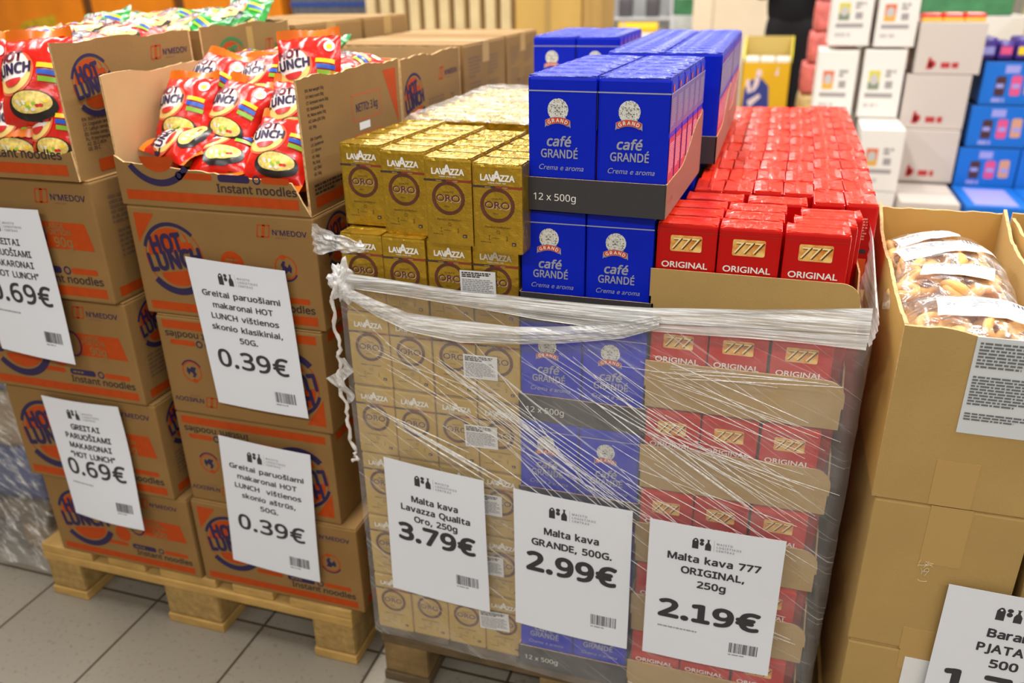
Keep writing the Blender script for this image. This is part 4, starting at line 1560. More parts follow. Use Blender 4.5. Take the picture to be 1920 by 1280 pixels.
# paper stickers on the wrapped gold cases
for nm, (x, z, rot) in {'second highest': (-.411, .890, -.02), 'third highest': (-.412, .747, -.01), 'middle': (-.415, .617, -.03), 'third lowest': (-.41, .482, .0), 'second lowest': (-.41, .350, -.02), 'bottom': (-.402, .222, -.05)}.items():
    b = MB()
    s = plane((0, 0, 0), (1, 0, 0), (0, 0, 1))
    b.box(-.029, .029, -.0002, .0006, -.021, .021, mat('sticker_white', rgb(228, 230, 232), .5))
    put(b, plane((0, -.0003, 0), (1, 0, 0), (0, 0, 1)), words2(-.026, .010, .052, .009, 3, seed=50, fill=.7), INK_DARK, 1)
    put(b, plane((0, -.0003, 0), (1, 0, 0), (0, 0, 1)), words2(-.026, -.018, .052, .026, 9, seed=51, fill=.6), PRINT_LIGHT, 1)
    props(b.build('paper_sticker', loc=(x, 1.1165, z), rot=(0, rot, 0)), 'white text sticker across two gold packs of the %s layer' % nm, 'sticker', 'stickers on the gold cases')


# ================================================================== stretch film round the coffee pallet
def interp(pts, x):
    if x <= pts[0][0]:
        return pts[0][1]
    for (a, b), (c, d) in zip(pts, pts[1:]):
        if x <= c:
            return b + (d - b) * (x - a) / (c - a)
    return pts[-1][1]


BAND_T = [(-.64, .894), (-.535, .889), (-.43, .885), (-.31, .887), (-.22, .889), (-.135, .893), (0, .905), (.145, .922)]
BAND_B = [(-.64, .869), (-.535, .865), (-.43, .860), (-.31, .853), (-.22, .852), (-.135, .857), (0, .862), (.145, .862)]
SAG_T = [(-.632, .874), (-.574, .856), (-.52, .842), (-.43, .838), (-.346, .838), (-.263, .850), (-.177, .868), (-.125, .884)]
SAG_B = [(-.632, .856), (-.577, .827), (-.523, .808), (-.433, .800), (-.346, .809), (-.263, .824), (-.176, .844), (-.125, .866)]
YF = 1.083


def yfront(x):
    return interp([(-.648, 1.108), (-.36, 1.099), (-.30, 1.094), (-.15, 1.085), (.146, 1.083)], x)


FILM = film_mat('stretch_film', .115, 1.0, 5, ((.59, .30, 46, .75, .60, .76), (.36, .35, 36, .40, .60, .80), (1.5, 3, 3, .12, .35, .8)), gloss=.25)
FILM_SIDE = film_mat('stretch_film_side', .008, 1.0, 5, ((.59, .30, 46, .22, .64, .80),), gloss=.3)
FILM_BAND = film_mat('gathered_film', .50, 1.0, 5, ((-.02, .5, 34, .7, .42, .68), (.2, 3, 10, .3, .5, .8)), gloss=.25, rough=.3)
FILM_STRAND = film_mat('taut_film_strand', .50, .9, 5, ((0.5, 3, 3, .8, .4, .7),), gloss=.4, rough=.25)
FILM_LOOSE = film_mat('loose_film', .34, 1.0, 5, ((.9, 4, 16, .6, .45, .7), (2.0, 14, 4, .4, .5, .7)), gloss=.3)
fw = empty('stretch_film', (0, 1.1, 0))
props(fw, 'clear stretch film wound round the coffee pallet, streaked and gathered in a white band', 'stretch film')

pathxy = [(-.653, 2.30)] + [(-.653, 2.30 - 1.18 * i / 16) for i in range(1, 16)] + [(-.653, 1.118), (-.650, 1.109)]
pathxy += [(-.650 + .796 * i / 80, yfront(-.650 + .796 * i / 80)) for i in range(1, 80)] + [(.146, YF + .002), (.158, 1.11)]
pathxy += [(.158, 1.11 + 1.19 * i / 16) for i in range(1, 17)]
V, uv, F = [], [], []
NZ = 40
u = 0
for i, (x, y) in enumerate(pathxy):
    if i:
        u += math.hypot(x - pathxy[i - 1][0], y - pathxy[i - 1][1])
    front = -.6495 < x < .1479
    zt_ = interp(BAND_B, x) + .012 if front else (.90 if x < 0 else .925)
    for j in range(NZ + 1):
        z = .142 + (zt_ - .142) * j / NZ
        dz = .0026 * noise.noise((x * 9 + z * 14, z * 9 - x * 5, 1.7)) + .0012 * noise.noise((x * 40 + z * 50, z * 30, 4.1))
        yy, xx = y, x
        if front:
            yy = y + dz - .0045 * max(0, (.45 - z))
        else:
            xx = x + dz * .6
        V.append((xx, yy - 1.1, z))
        uv.append((u, z))
FS = []
for i in range(len(pathxy) - 1):
    for j in range(NZ):
        a = i * (NZ + 1) + j
        f = (a, a + NZ + 1, a + NZ + 2, a + 1)
        (F if pathxy[i][1] < 1.116 and pathxy[i + 1][1] < 1.116 else FS).append(f)


def part_of(name, faces, m):
    used = sorted({q for f in faces for q in f})
    ix = {q: i for i, q in enumerate(used)}
    film_obj(name, [V[q] for q in used], [tuple(ix[q] for q in f) for f in faces], [uv[q] for q in used], m, fw)


part_of('film_front', F, FILM)
nl = [f for f in FS if V[f[0]][0] < 0]
part_of('film_side', nl, FILM_SIDE)
part_of('film_side', [f for f in FS if V[f[0]][0] >= 0], FILM_SIDE)


def gathered(name, T, B, x0, x1, seed, npl=9, amp=.006, y0=YF - .004, bulge=.006):
    """band of film drawn together into long pleats"""
    V, uv, F = [], [], []
    nx, nz = 90, npl * 2
    for i in range(nx + 1):
        x = x0 + (x1 - x0) * i / nx
        zt, zb = interp(T, x), interp(B, x)
        for j in range(nz + 1):
            q = j / nz
            z = zb + (zt - zb) * (q + .035 * noise.noise((x * 6, j * .7, seed)))
            y = yfront(x) + (y0 - YF) - bulge * math.sin(PI * q) + (amp * .5 if j % 2 else -amp * .5) * (.6 + .8 * noise.noise((x * 7, j * 1.3, seed + 9)))
            V.append((x, y - 1.1, z))
            uv.append((x, z))
    for i in range(nx):
        for j in range(nz):
            a = i * (nz + 1) + j
            F.append((a, a + nz + 1, a + nz + 2, a + 1))
    return film_obj(name, V, F, uv, FILM_BAND, fw)


gathered('gathered_band', BAND_T, BAND_B, -.640, .147, 3)
gathered('sagging_fold', SAG_T, SAG_B, -.632, -.125, 8, npl=6, amp=.008, y0=YF - .010, bulge=.008)
# side run of the band along the outer red trays, rising to the rear
V, uv, F = [], [], []
for i in range(31):
    q = i / 30
    y = YF + .0 + (2.25 - YF) * q
    zb = .865 + .02 * q
    zt = .922 + .055 * min(1, q * 7)
    for j in range(13):
        p = j / 12
        V.append((.1505 + .006 * math.sin(PI * p) + .002 * (j % 2), y - 1.1, zb + (zt - zb) * p))
        uv.append((y, zb + (zt - zb) * p))
for i in range(30):
    for j in range(12):
        a = i * 13 + j
        F.append((a, a + 13, a + 14, a + 1))
film_obj('gathered_band', V, F, uv, FILM_BAND, fw)


def knot(name, cx, cy, cz, r, seed, sx=1.0, sz=1.0):
    V, uv, F = [], [], []
    n, m2 = 26, 16
    for j in range(m2 + 1):
        for i in range(n + 1):
            a, c = 2 * PI * i / n, PI * j / m2
            d = Vector((math.sin(c) * math.cos(a), math.sin(c) * math.sin(a), math.cos(c)))
            k = r * (1 + .75 * noise.noise(d * 2.6 + Vector((seed, 0, 0))))
            V.append((cx + d.x * k * sx, cy + d.y * k * .6 - 1.1, cz + d.z * k * sz))
            uv.append((i / n * .2, j / m2 * .2))
    for j in range(m2):
        for i in range(n):
            a = j * (n + 1) + i
            F.append((a, a + 1, a + n + 2, a + n + 1))
    return film_obj(name, V, F, uv, FILM_LOOSE, fw)


knot('film_knot', -.640, 1.104, .876, .022, 1.3, .8, 1.3)
# loose tail hanging at the noodle side
tail = [(-.642, .884), (-.648, .850), (-.650, .805), (-.646, .765), (-.650, .735), (-.655, .705), (-.650, .680), (-.644, .640), (-.646, .600), (-.640, .572), (-.634, .558), (-.646, .548)]
b = MB()
pts = []
for i in range(len(tail) - 1):
    for k in range(5):
        q = k / 5
        pts.append((tail[i][0] + (tail[i + 1][0] - tail[i][0]) * q + .003 * math.sin(i * 5 + k * 1.3), -.016 + .002 * math.sin(i * 3 + k), tail[i][1] + (tail[i + 1][1] - tail[i][1]) * q))
b.tube(pts, [.0024 + .0016 * math.sin(i * .9) ** 2 for i in range(len(pts))], mat('twisted_film', rgb(214, 208, 204), .3, spec=.6), 6)
b.build('loose_tail', fw, smooth=True)
V = [(-.642 + .018 * math.sin(j * .9) * (1 - abs(j - 5) / 7) + (i - 2) * .0085 * (1 - abs(j - 5) / 6.5), -.018 + .006 * noise.noise((i * .9, j * .8, 3.3)), .752 - .0085 * j) for j in range(11) for i in range(5)]
film_obj('loose_tail', V, [(j * 5 + i, j * 5 + i + 1, (j + 1) * 5 + i + 1, (j + 1) * 5 + i) for j in range(10) for i in range(4)], [(p[0], p[2]) for p in V], FILM_LOOSE, fw)
# torn scrap sticking out above the band
nx, ny = 22, 16
V, uv = [], []
for j in range(ny + 1):
    for i in range(nx + 1):
        p, q = i / nx, j / ny
        x = -.700 + .105 * p
        hw = .034 * (1 - .80 * p) * (1 + .12 * math.sin(p * 11))
        z = .948 - .012 * p + (q - .5) * 2 * hw - .02 * (1 - p) * q
        V.append((x, 1.108 + .05 * (1 - p) * .4 + .010 * noise.noise((p * 7, q * 7, 2.2)) - 1.1, z))
        uv.append((p * .1, q * .1))
film_obj('torn_scrap', V, [(j * (nx + 1) + i, j * (nx + 1) + i + 1, (j + 1) * (nx + 1) + i + 1, (j + 1) * (nx + 1) + i) for j in range(ny) for i in range(nx)], uv, FILM_LOOSE, fw)
# taut strands where the film has been pulled into cords
rnd = random.Random(21)


def strands(n, p0, p1, s0, s1, wmin, wmax):
    V, uv, F = [], [], []
    for _ in range(n):
        o0, o1 = rnd.gauss(0, s0), rnd.gauss(0, s1)
        a = Vector((p0[0] + o0 * .4, 0, p0[1] + o0))
        c = Vector((p1[0] + o1 * .4, 0, p1[1] + o1))
        w = rnd.uniform(wmin, wmax)
        q0, q1 = rnd.uniform(-.05, .25), rnd.uniform(.7, 1.08)
        d = (c - a).normalized()
        nn = Vector((-d.z, 0, d.x)) * w * .5
        yb = -.0045 - rnd.uniform(0, .003)
        q1 = min(q1, (.1455 - a.x) / max(1e-6, (c - a).x))
        m = 14
        k = len(V)
        for i in range(m + 1):
            q = q0 + (q1 - q0) * i / m
            p = a + (c - a) * q
            yv = yfront(p.x) + yb - .0045 * max(0, (.45 - p.z)) - .1
            e = .15 + .85 * math.sin(PI * i / m)
            for sg in (-1, 0, 1):
                V.append((p.x + nn.x * sg * e, yv + 0.0 - 1.0 - (.0012 if sg == 0 else 0), p.z + nn.z * sg * e))
                uv.append((q * 2, sg * .02 + k))
        for i in range(m):
            for j in range(2):
                z = k + i * 3 + j
                F.append((z, z + 3, z + 4, z + 1))
    V = [v for v in V]
    return V, uv, F


for args in ((13, (-.485, .763), (-.125, .522), .008, .022, .0006, .0022), (7, (-.625, .660), (-.36, .545), .004, .010, .0008, .004),
             (11, (-.312, .812), (.097, .592), .028, .030, .0006, .0026), (9, (-.16, .800), (.137, .715), .016, .016, .0005, .0018),
             (9, (-.126, .702), (.139, .605), .020, .022, .0005, .002), (5, (-.173, .790), (.112, .806), .012, .008, .0006, .002),
             (10, (-.45, .700), (-.10, .480), .045, .045, .0005, .002), (5, (-.14, .690), (.05, .575), .004, .006, .0010, .003),
             (7, (-.60, .80), (-.34, .66), .03, .03, .0004, .0012), (10, (-.20, .62), (.12, .48), .05, .05, .0004, .0014),
             (5, (-.12, .40), (.13, .33), .04, .04, .0005, .0016), (6, (-.16, .18), (.10, .13), .015, .012, .0008, .003)):
    v, u_, f = strands(*args)
    film_obj('film_strand', v, f, u_, FILM_STRAND, fw)


# ================================================================== price sheets
def price_sheet(corners, y0,  lines, price, label, note=False, curl=.004, caps=.034, base=(.245,), step=.075, price_base=.55, price_h=.12, price_w=.79, widths=(), bar_v=.80, logo_u=.31, seed=1, y1=None):
    """A4 sheet; corners tl, tr, br, bl as (x, z)"""
    y = y1 or y0
    k0 = y / y0
    tl, tr, br, bl = [Vector((c[0] * k0, CAM_Z + (c[1] - CAM_Z) * k0)) for c in corners]
    W = (tr - tl).length
    H = ((tl - bl).length + (tr - br).length) / 2

    def pos(px, py, l):
        u, v = px / W, py / H
        p = tl * (1 - u) * (1 - v) + tr * u * (1 - v) + br * u * v + bl * (1 - u) * v
        yy = -curl * (math.sin(PI * u) * .6 + v * v * .8 + .5 * math.sin(v * 5 + seed) * u * .6)
        return (p.x - tl.x, yy - l * .00025, p.y - tl.y)
    b = MB()
    Vq, Fq = rect2(0, 0, W, H, 12, 14)
    b.add([pos(x, yv, 0) for x, yv in Vq], [f[::-1] for f in Fq], PAPER)
    b.add([pos(x, yv, -1.6) for x, yv in Vq], Fq, PAPER)
    per = [(W * i / 12, 0) for i in range(13)] + [(W, H * i / 14) for i in range(1, 15)] + [(W - W * i / 12, H) for i in range(1, 13)] + [(0, H - H * i / 14) for i in range(1, 14)]
    n = len(per)
    b.add([pos(x, yv, 0) for x, yv in per] + [pos(x, yv, -1.6) for x, yv in per], [(i, (i + 1) % n, n + (i + 1) % n, n + i) for i in range(n)], PAPER)

    def ink(shape, m, cx, cy):
        V, F = shape
        b.add([pos(cx + p[0], cy - p[1], 1 + (p[2] if len(p) > 2 else 0)) for p in V], F, m)
    # shop mark: price tag, two fruits, bottle
    lu, lv, s = logo_u * W, .075 * H, .075 * H
    tag = [(0, 0), (0, .72), (.10, .90), (.22, 1.0), (.34, .98), (.44, .84), (.48, .70), (.48, 0)]
    ink(poly2([(x * s, (y_ - 1) * s) for x, y_ in tag]), PRINT_GREY, lu, lv)
    ink(disc2(.24 * s, -.20 * s, .07 * s, .07 * s, 10), PAPER, lu, lv)
    b.v[-11:] = [(p[0], p[1] - .0003, p[2]) for p in b.v[-11:]]
    ink(disc2(.72 * s, -.46 * s, .17 * s, .18 * s, 14), PRINT_GREY, lu, lv)
    ink(disc2(.72 * s, -.14 * s, .17 * s, .15 * s, 14), PRINT_GREY, lu, lv)
    bot = [(.98, 0), (.98, .46), (1.08, .66), (1.14, .72), (1.14, .94), (1.07, 1.02), (1.36, 1.02), (1.28, .94), (1.28, .72), (1.34, .66), (1.44, .46), (1.44, 0)]
    ink(poly2([(x * s, (y_ - 1) * s) for x, y_ in bot[:1] + bot[1:]]), PRINT_GREY, lu, lv)
    ink(rect2(1.64 * s, -1.02 * s, 1.66 * s, .02 * s), PRINT_LIGHT, lu, lv)
    for i, t in enumerate(('MAISTO', 'LOGISTIKOS', 'CENTRAS')):
        ink(text2(t, .013 * H, .07, align='L', track=.16, nb=4), PRINT_LIGHT, lu + 1.85 * s, lv + s * (.34 + .31 * i))
    for i, t in enumerate(lines):
        V, F = text2(t, caps * H, .095 if caps > .04 else .07, font='verdana', track=.01)
        if i < len(widths):
            x0, x1 = min(p[0] for p in V), max(p[0] for p in V)
            k = widths[i] * W / (x1 - x0)
            V = [(p[0] * k,) + tuple(p[1:]) for p in V]
        ink((V, F), PRINT_GREY, .5 * W, (base[0] + step * i) * H)
    V, F = text2(price, price_h * H, .115 if price_h > .118 and not lines[0].isupper() else .06, font='verdana', track=.02)
    x0, x1 = min(p[0] for p in V), max(p[0] for p in V)
    k = price_w * W / (x1 - x0)
    ink(([(p[0] * k,) + tuple(p[1:]) for p in V], F), PRINT_GREY, .5 * W, price_base * H)
    if note:
        V, F = words2(-.27 * W, 0, .54 * W, .012 * H, 1, seed=seed + 60, fill=.9)
        ink((V, F), PRINT_LIGHT, .38 * W, (price_base + .085) * H)
    V, F = bars2(0, 0, .22 * W, .075 * H, seed=seed + 70, n=30)
    ink((V, F), PRINT_GREY, .68 * W, (bar_v + .075) * H)
    ink(words2(0, 0, .22 * W, .016 * H, 1, seed=seed + 80), PRINT_LIGHT, .68 * W, (bar_v + .098) * H)
    o = b.build('price_sign', loc=(tl.x, y, tl.y))
    props(o, label, 'price sign', 'printed price sheets')
    return o


LN = ['Greitai paruošiami', 'makaronai HOT']
price_sheet([(-1.420, .957), (-1.233, .958), (-1.234, .655), (-1.411, .668)], 1.104, ['GREITAI', 'PARUOŠIAMI', 'MAKARONAI', '“HOT LUNCH”'], '0.69€',
            'upper 0.69 price sheet in capitals on the large-portion cartons', True, widths=(.34, .55, .54, .60), base=(.235,), step=.072, caps=.040, price_base=.62, price_h=.125, bar_v=.80, seed=2)
price_sheet([(-1.368, .560), (-1.177, .561), (-1.176, .270), (-1.354, .279)], 1.120, ['GREITAI', 'PARUOŠIAMI', 'MAKARONAI', '“HOT LUNCH”'], '0.69€',
            'lower 0.69 price sheet in capitals, just above the pallet', True, widths=(.38, .60, .56, .60), base=(.235,), step=.078, caps=.042, price_base=.62, price_h=.125, bar_v=.80, seed=3, curl=.008)
price_sheet([(-.964, .8835), (-.766, .8736), (-.755, .592), (-.946, .5985)], 1.136, LN + ['LUNCH vištienos', 'skonio klasikiniai,', '50G.'], '0.39€',
            '0.39 price sheet for classic chicken noodles, second carton from the top', widths=(.80, .62, .70, .74, .19), base=(.235,), step=.075, caps=.036, price_base=.715, price_h=.115, price_w=.76, bar_v=.84, seed=4)
price_sheet([(-.961, .525), (-.763, .513), (-.777, .213), (-.978, .226)], 1.132, LN + ['LUNCH  vištienos', 'skonio aštrūs,', '50G.'], '0.39€',
            '0.39 price sheet for hot chicken noodles, lowest on the noodle cartons', widths=(.82, .66, .74, .60, .20), base=(.225,), step=.073, caps=.035, price_base=.70, price_h=.112, price_w=.76, bar_v=.835, seed=5)
price_sheet([(-.579, .576), (-.398, .560), (-.394, .2836), (-.582, .296)], 1.0745, ['Malta kava', 'Lavazza Qualita', 'Oro, 250g'], '3.79€',
            'price sheet reading 3.79 on the wrapped gold coffee', widths=(.47, .70, .44), base=(.275,), step=.074, caps=.042, price_base=.575, price_h=.120, bar_v=.755, seed=6, y1=1.092)
price_sheet([(-.3455, .557), (-.1483, .5515), (-.1464, .269), (-.3445, .278)], 1.0715, ['Malta kava', 'GRANDE, 500G.'], '2.99€',
            'price sheet reading 2.99 on the wrapped blue coffee', widths=(.47, .69), base=(.275,), step=.090, caps=.045, price_base=.555, price_h=.130, bar_v=.79, seed=7, y1=1.079)
price_sheet([(-.1206, .545), (.0833, .545), (.0842, .279), (-.1196, .276)], 1.0690, ['Malta kava 777', 'ORIGINAL,', '250g'], '2.19€',
            'price sheet reading 2.19 on the wrapped red coffee', True, widths=(.70, .48, .22), base=(.250,), step=.090, caps=.047, price_base=.685, price_h=.125, price_w=.79, bar_v=.795, logo_u=.33, seed=8)
price_sheet([(.300, .5395), (.510, .5395), (.510, .2425), (.300, .2425)], 1.040, ['Barankos', 'PJATAČOK,', '500 g.'], '1.79€',
            'price sheet on the plain cartons of ring biscuits, cut by the picture edge', widths=(.42, .50, .30), base=(.255,), step=.090, caps=.047, price_base=.625, price_h=.13, price_w=.80, bar_v=.79, seed=9)


# ================================================================== ring biscuit cartons
KY = KRAFT_Y


def plain_carton(x0, x1, z0, z1, label, y0=1.05, y1=1.49, tape_rng=None, clear=False, sticker=None):
    o = closed_carton('plain_carton', x0, x1, y0, y1, z0, z1, None, None, label, 'plain biscuit cartons', m=KY, tape=False)
    w, h = x1 - x0, z1 - z0
    for (ta, tb) in tape_rng or ():
        b = MB()
        b.box(w / 2 - .026, w / 2 + .026, -.0006, .0, ta * h, tb * h, mat('tan_tape', rgb(182, 148, 88), .28, spec=.5))
        b.build('packing_tape', o)
    if clear:
        b = MB()
        rr = random.Random(4)
        for i in range(11):
            cx, cz, an = w * .42 + rr.gauss(0, .004), h * .60 + rr.gauss(0, .010) - .012 * (i > 7), rr.uniform(0, 3.1)
            p = [(cx + .0028 * (k - 2) * math.cos(an) + rr.gauss(0, .0007), -.0012, cz + .0028 * (k - 2) * math.sin(an) + rr.gauss(0, .0007)) for k in range(5)]
            b.tube(p, .0004, mat('tape_crease', rgb(214, 202, 168), .25, spec=.7), 5)
        b.build('tape_crease', o)
    if sticker:
        b = MB()
        b.box(sticker[0], sticker[1], -.0014, -.0008, sticker[2], sticker[3], mat('sticker_white', rgb(228, 230, 232), .5))
        b.build('paper_label', o)
    return o


plain_carton(.189, .384, .144, .402, 'plain yellowish carton at the bottom of the ring biscuit stack', tape_rng=((0.86, 1.0),), sticker=(.080, .115, .14, .245))
for lv, (za, zb) in (('lower', (.144, .402)), ('upper', (.402, .658))):
    plain_carton(.190, .385, za, zb, 'plain carton in the second row, %s one behind the ring biscuit stack' % lv, 1.495, 1.935)
    plain_carton(.392, .587, za, zb, 'plain carton in the second row, %s one behind the outer biscuit stack' % lv, 1.495, 1.935)
plain_carton(.187, .382, .402, .658, 'plain yellowish carton with creased clear tape, behind the cut-off price sheet', tape_rng=((.62, .995), (.0, .16)), clear=True)
plain_carton(.392, .588, .144, .402, 'plain carton at the bottom of the outer biscuit stack')
plain_carton(.392, .588, .402, .658, 'plain carton in the middle of the outer biscuit stack')
bis = open_carton(.183, .376, 1.05, 1.49, .658, .957, 'open plain carton filled with bags of ring biscuits', front_outline=[(0, 0), (.193, 0), (.193, .252), (.105, .246), (.055, .256), (.0, .2555)],
                  m=KRAFT_Y, mi=KRAFT_YIN, t=.005, seed=14, back_drop=.002, name='plain_carton', group='plain biscuit cartons',
                  side_top=lambda y: .256 + .030 * (y / .44) ** 2 + (.02 if y > .40 else 0))
b = MB()
b.box(.0835, .195, -.0015, -.0003, .115, .250, mat('label_white', rgb(206, 212, 216), .5))
s_ = plane((0, -.0017, 0), (1, 0, 0), (0, 0, 1))
for i, (r, q, yv) in enumerate(((8, .036, .208), (10, .042, .156), (3, .012, .134))):
    put(b, s_, words2(.088, yv, .100, q, r, seed=90 + i, fill=.62), mat('label_text', rgb(104, 106, 110), .6), 1)
b.build('paper_label', bis)
b = MB()
b.box(.070, .122, -.0006, -.0, .0, .07, mat('tan_tape', rgb(182, 148, 88), .28, spec=.5))
b.build('packing_tape', bis)
open_carton(.386, .580, 1.05, 1.49, .658, .957, 'open plain carton beside the one with the ring biscuit bags', front_outline=[(0, 0), (.194, 0), (.194, .252), (0, .254)],
            m=KRAFT_Y, mi=KRAFT_YIN, t=.005, seed=15, name='plain_carton', group='plain biscuit cartons', side_top=lambda y: .262 + .03 * (y / .44))

BISCUIT = mat('baked_biscuit', rgb(226, 172, 96), .45, spec=.4, var=(40, .22), bump=(60, .1))
BAG = film_mat('biscuit_bag', .10, .9, 6, ((.4, 3, 10, .6, .52, .72), (1.4, 8, 3, .5, .54, .72)), gloss=.5, rough=.15)
LABEL_W = mat('bag_label_white', rgb(240, 240, 238), .5)
br = random.Random(9)


def biscuit_bag(cx, cy, cz, w, d, h, rz, label, lab):
    root = empty('biscuit_bag', (cx, cy, cz), rz)
    props(root, label, 'bag of biscuits', 'bags of ring biscuits')

    def top(x, y):
        return h * max(0, 1 - abs(2 * x / w) ** 2.6) ** .5 * max(0, 1 - abs(2 * y / d) ** 2.6) ** .5 + .004 * noise.noise((x * 45 + cx * 9, y * 45, cy * 7))
    for i in range(15):
        x, y = br.uniform(-.36, .36) * w, br.uniform(-.36, .36) * d
        R = br.uniform(.0145, .0185)
        tilt = Matrix.Rotation(br.uniform(-.9, .9), 3, 'X') @ Matrix.Rotation(br.uniform(-.9, .9), 3, 'Y')
        z = max(.008, top(x, y) - br.uniform(.016, .022))
        pts = [Vector((x, y, z)) + tilt @ Vector((R * math.cos(a) * 1.08, R * .9 * math.sin(a), 0)) for a in (2 * PI * k / 16 for k in range(16))]
        q = MB()
        q.tube(pts, [.0072 + .0012 * math.sin(k * .8 + i) for k in range(16)], BISCUIT, 9, closed=True)
        q.build('ring_biscuit', root, smooth=True)
    nx = 20
    V, F = rect2(-w / 2, -d / 2, w / 2, d / 2, nx, nx)
    film_obj('bag_film', [(x, y, top(x, y) + .003) for x, y in V], F, V, BAG, root)
    lw, ld, lx, ly, lr = lab
    q = MB()
    V, F = rect2(-lw / 2, -ld / 2, lw / 2, ld / 2, 10, 8)
    c, s = math.cos(lr), math.sin(lr)

    def lp(x, y, l):
        X, Y = lx + x * c - y * s, ly + x * s + y * c
        return (X, Y, top(X, Y) + .0055 + l * .0003 + .003 * math.sin(x * 40))
    q.add([lp(x, y, 0) for x, y in V], F, LABEL_W)
    put(q, lp, words2(-lw * .42, -ld * .1, lw * .5, ld * .4, 5, seed=int(cx * 999)), PRINT_LIGHT, 1)
    put(q, lp, bars2(lw * .18, ld * .12, lw * .22, ld * .2, n=12), PRINT_GREY, 1)
    q.build('paper_label', root, smooth=True)
    return root


biscuit_bag(.278, 1.135, .868, .180, .155, .050, .06, 'bag of ring biscuits at the front edge of the carton, long white label', (.128, .062, .016, -.012, -.16))
biscuit_bag(.268, 1.245, .880, .175, .135, .048, -.12, 'bag of ring biscuits in the middle of the carton under a white receipt-like label', (.092, .064, .004, .004, -.10))
biscuit_bag(.272, 1.345, .884, .170, .125, .048, .10, 'bag of ring biscuits behind the middle one, label spread to both sides', (.140, .055, .0, .0, .12))
biscuit_bag(.275, 1.430, .878, .170, .10, .045, -.05, 'bag of ring biscuits at the back panel of the carton', (.09, .04, -.02, .0, .3))
# what the bags lie on: more bags lower in the carton
b = MB()
b.bbox(.0065, .186, .0065, .432, .0055, .206, BISCUIT, .01, 2)
props(b.build('biscuit_fill', loc=(.183, 1.05, .658)), 'lower bags of ring biscuits filling the carton', 'bags of biscuits', None, 'stuff')


# ================================================================== film-wrapped pallet beside the noodle cartons
pallet(-2.40, 1.235, 'wooden pallet under the film-wrapped blue sacks', WOOD_D, CHIP_D, 6)
SACKB = mat('blue_sack', rgb(48, 70, 130), .35, spec=.5, bump=(26, .3, 3), var=(14, .3))
SACKG = mat('tan_sack', rgb(150, 128, 100), .5, spec=.4, bump=(26, .3, 3), var=(14, .2))


def sack(x0, x1, y0, y1, z0, z1, m, label, seed):
    bm = bmesh.new()
    bmesh.ops.create_cube(bm, size=1)
    bmesh.ops.subdivide_edges(bm, edges=list(bm.edges), cuts=7, use_grid_fill=True)
    for v in bm.verts:
        p = v.co * 2
        q = max(abs(p.x), abs(p.y), abs(p.z))
        n_ = p.normalized()
        p = p * .80 + n_ * .26
        p = Vector((max(-1, min(1, p.x)), max(-1, min(1, p.y)), max(-1, min(1, p.z))))
        p += n_ * .05 * noise.noise(p * 3 + Vector((seed, 0, 0)))
        v.co = Vector(((x0 + x1) / 2 + p.x * (x1 - x0) / 2.06, (y0 + y1) / 2 + p.y * (y1 - y0) / 2.06, (z0 + z1) / 2 + p.z * (z1 - z0) / 2.06))
    b = MB()
    bm.normal_update()
    b.add_bm(bm, m)
    o = b.build('filled_sack', smooth=True)
    props(o, label, 'sack', 'sacks under film')
    return o


for L, (nm, z0, z1) in enumerate((('bottom', .146, .300), ('second', .302, .455), ('third', .457, .61), ('top', .612, .765))):
    for i, (xa, xb) in enumerate(((-2.38, -1.99), (-1.985, -1.595))):
        sack(xa, xb, 1.25, 1.80, z0, z1, SACKB if (L + i) % 2 else SACKG, '%s film-wrapped sack, %s layer, %s the noodle cartons' % ('blue' if (L + i) % 2 else 'tan', nm, ('away from', 'next to')[i]), L * 3 + i)
b_ = empty('plastic_film', (-2.0, 1.24, 0))
props(b_, 'crumpled clear film round the blue and tan sacks, its torn skirt on the floor', 'plastic film')
V, uv, F = [], [], []
path = [(-2.42, 1.232 + .01 * math.sin(i)) for i in range(1)] + [(-2.42 + .84 * i / 40, 1.228) for i in range(1, 41)] + [(-1.572, 1.24 + .56 * i / 20) for i in range(21)]
for i, (x, y) in enumerate(path):
    for j in range(31):
        z = .02 + .77 * j / 30
        flare = .05 * max(0, (.16 - z) / .16) if x > -1.75 else .0
        V.append((x + 2.0 + (.008 * noise.noise((i * .35, z * 14, 3)) if y > 1.235 else 0) + flare * .6, y - 1.24 - flare + .012 * noise.noise((x * 12, z * 12, 5)) - .006, z))
        uv.append((i * .02, z))
for i in range(len(path) - 1):
    for j in range(30):
        a = i * 31 + j
        F.append((a, a + 31, a + 32, a + 1))
film_obj('film_sheet', V, F, uv, film_mat('crumpled_film', .14, 1.0, 6, ((.8, 3, 9, .7, .52, .7), (2.1, 10, 3, .6, .54, .7)), gloss=.4, rough=.18), b_)


# ================================================================== far background
WHITE_CARD = mat('white_carton', rgb(222, 216, 208), .6, spec=.3)
GREYP = mat('grey_carton_print', rgb(150, 144, 142), .6)
LGREY = mat('light_grey_print', rgb(186, 180, 176), .6)
REDP = mat('red_logo_print', rgb(176, 44, 44), .6)


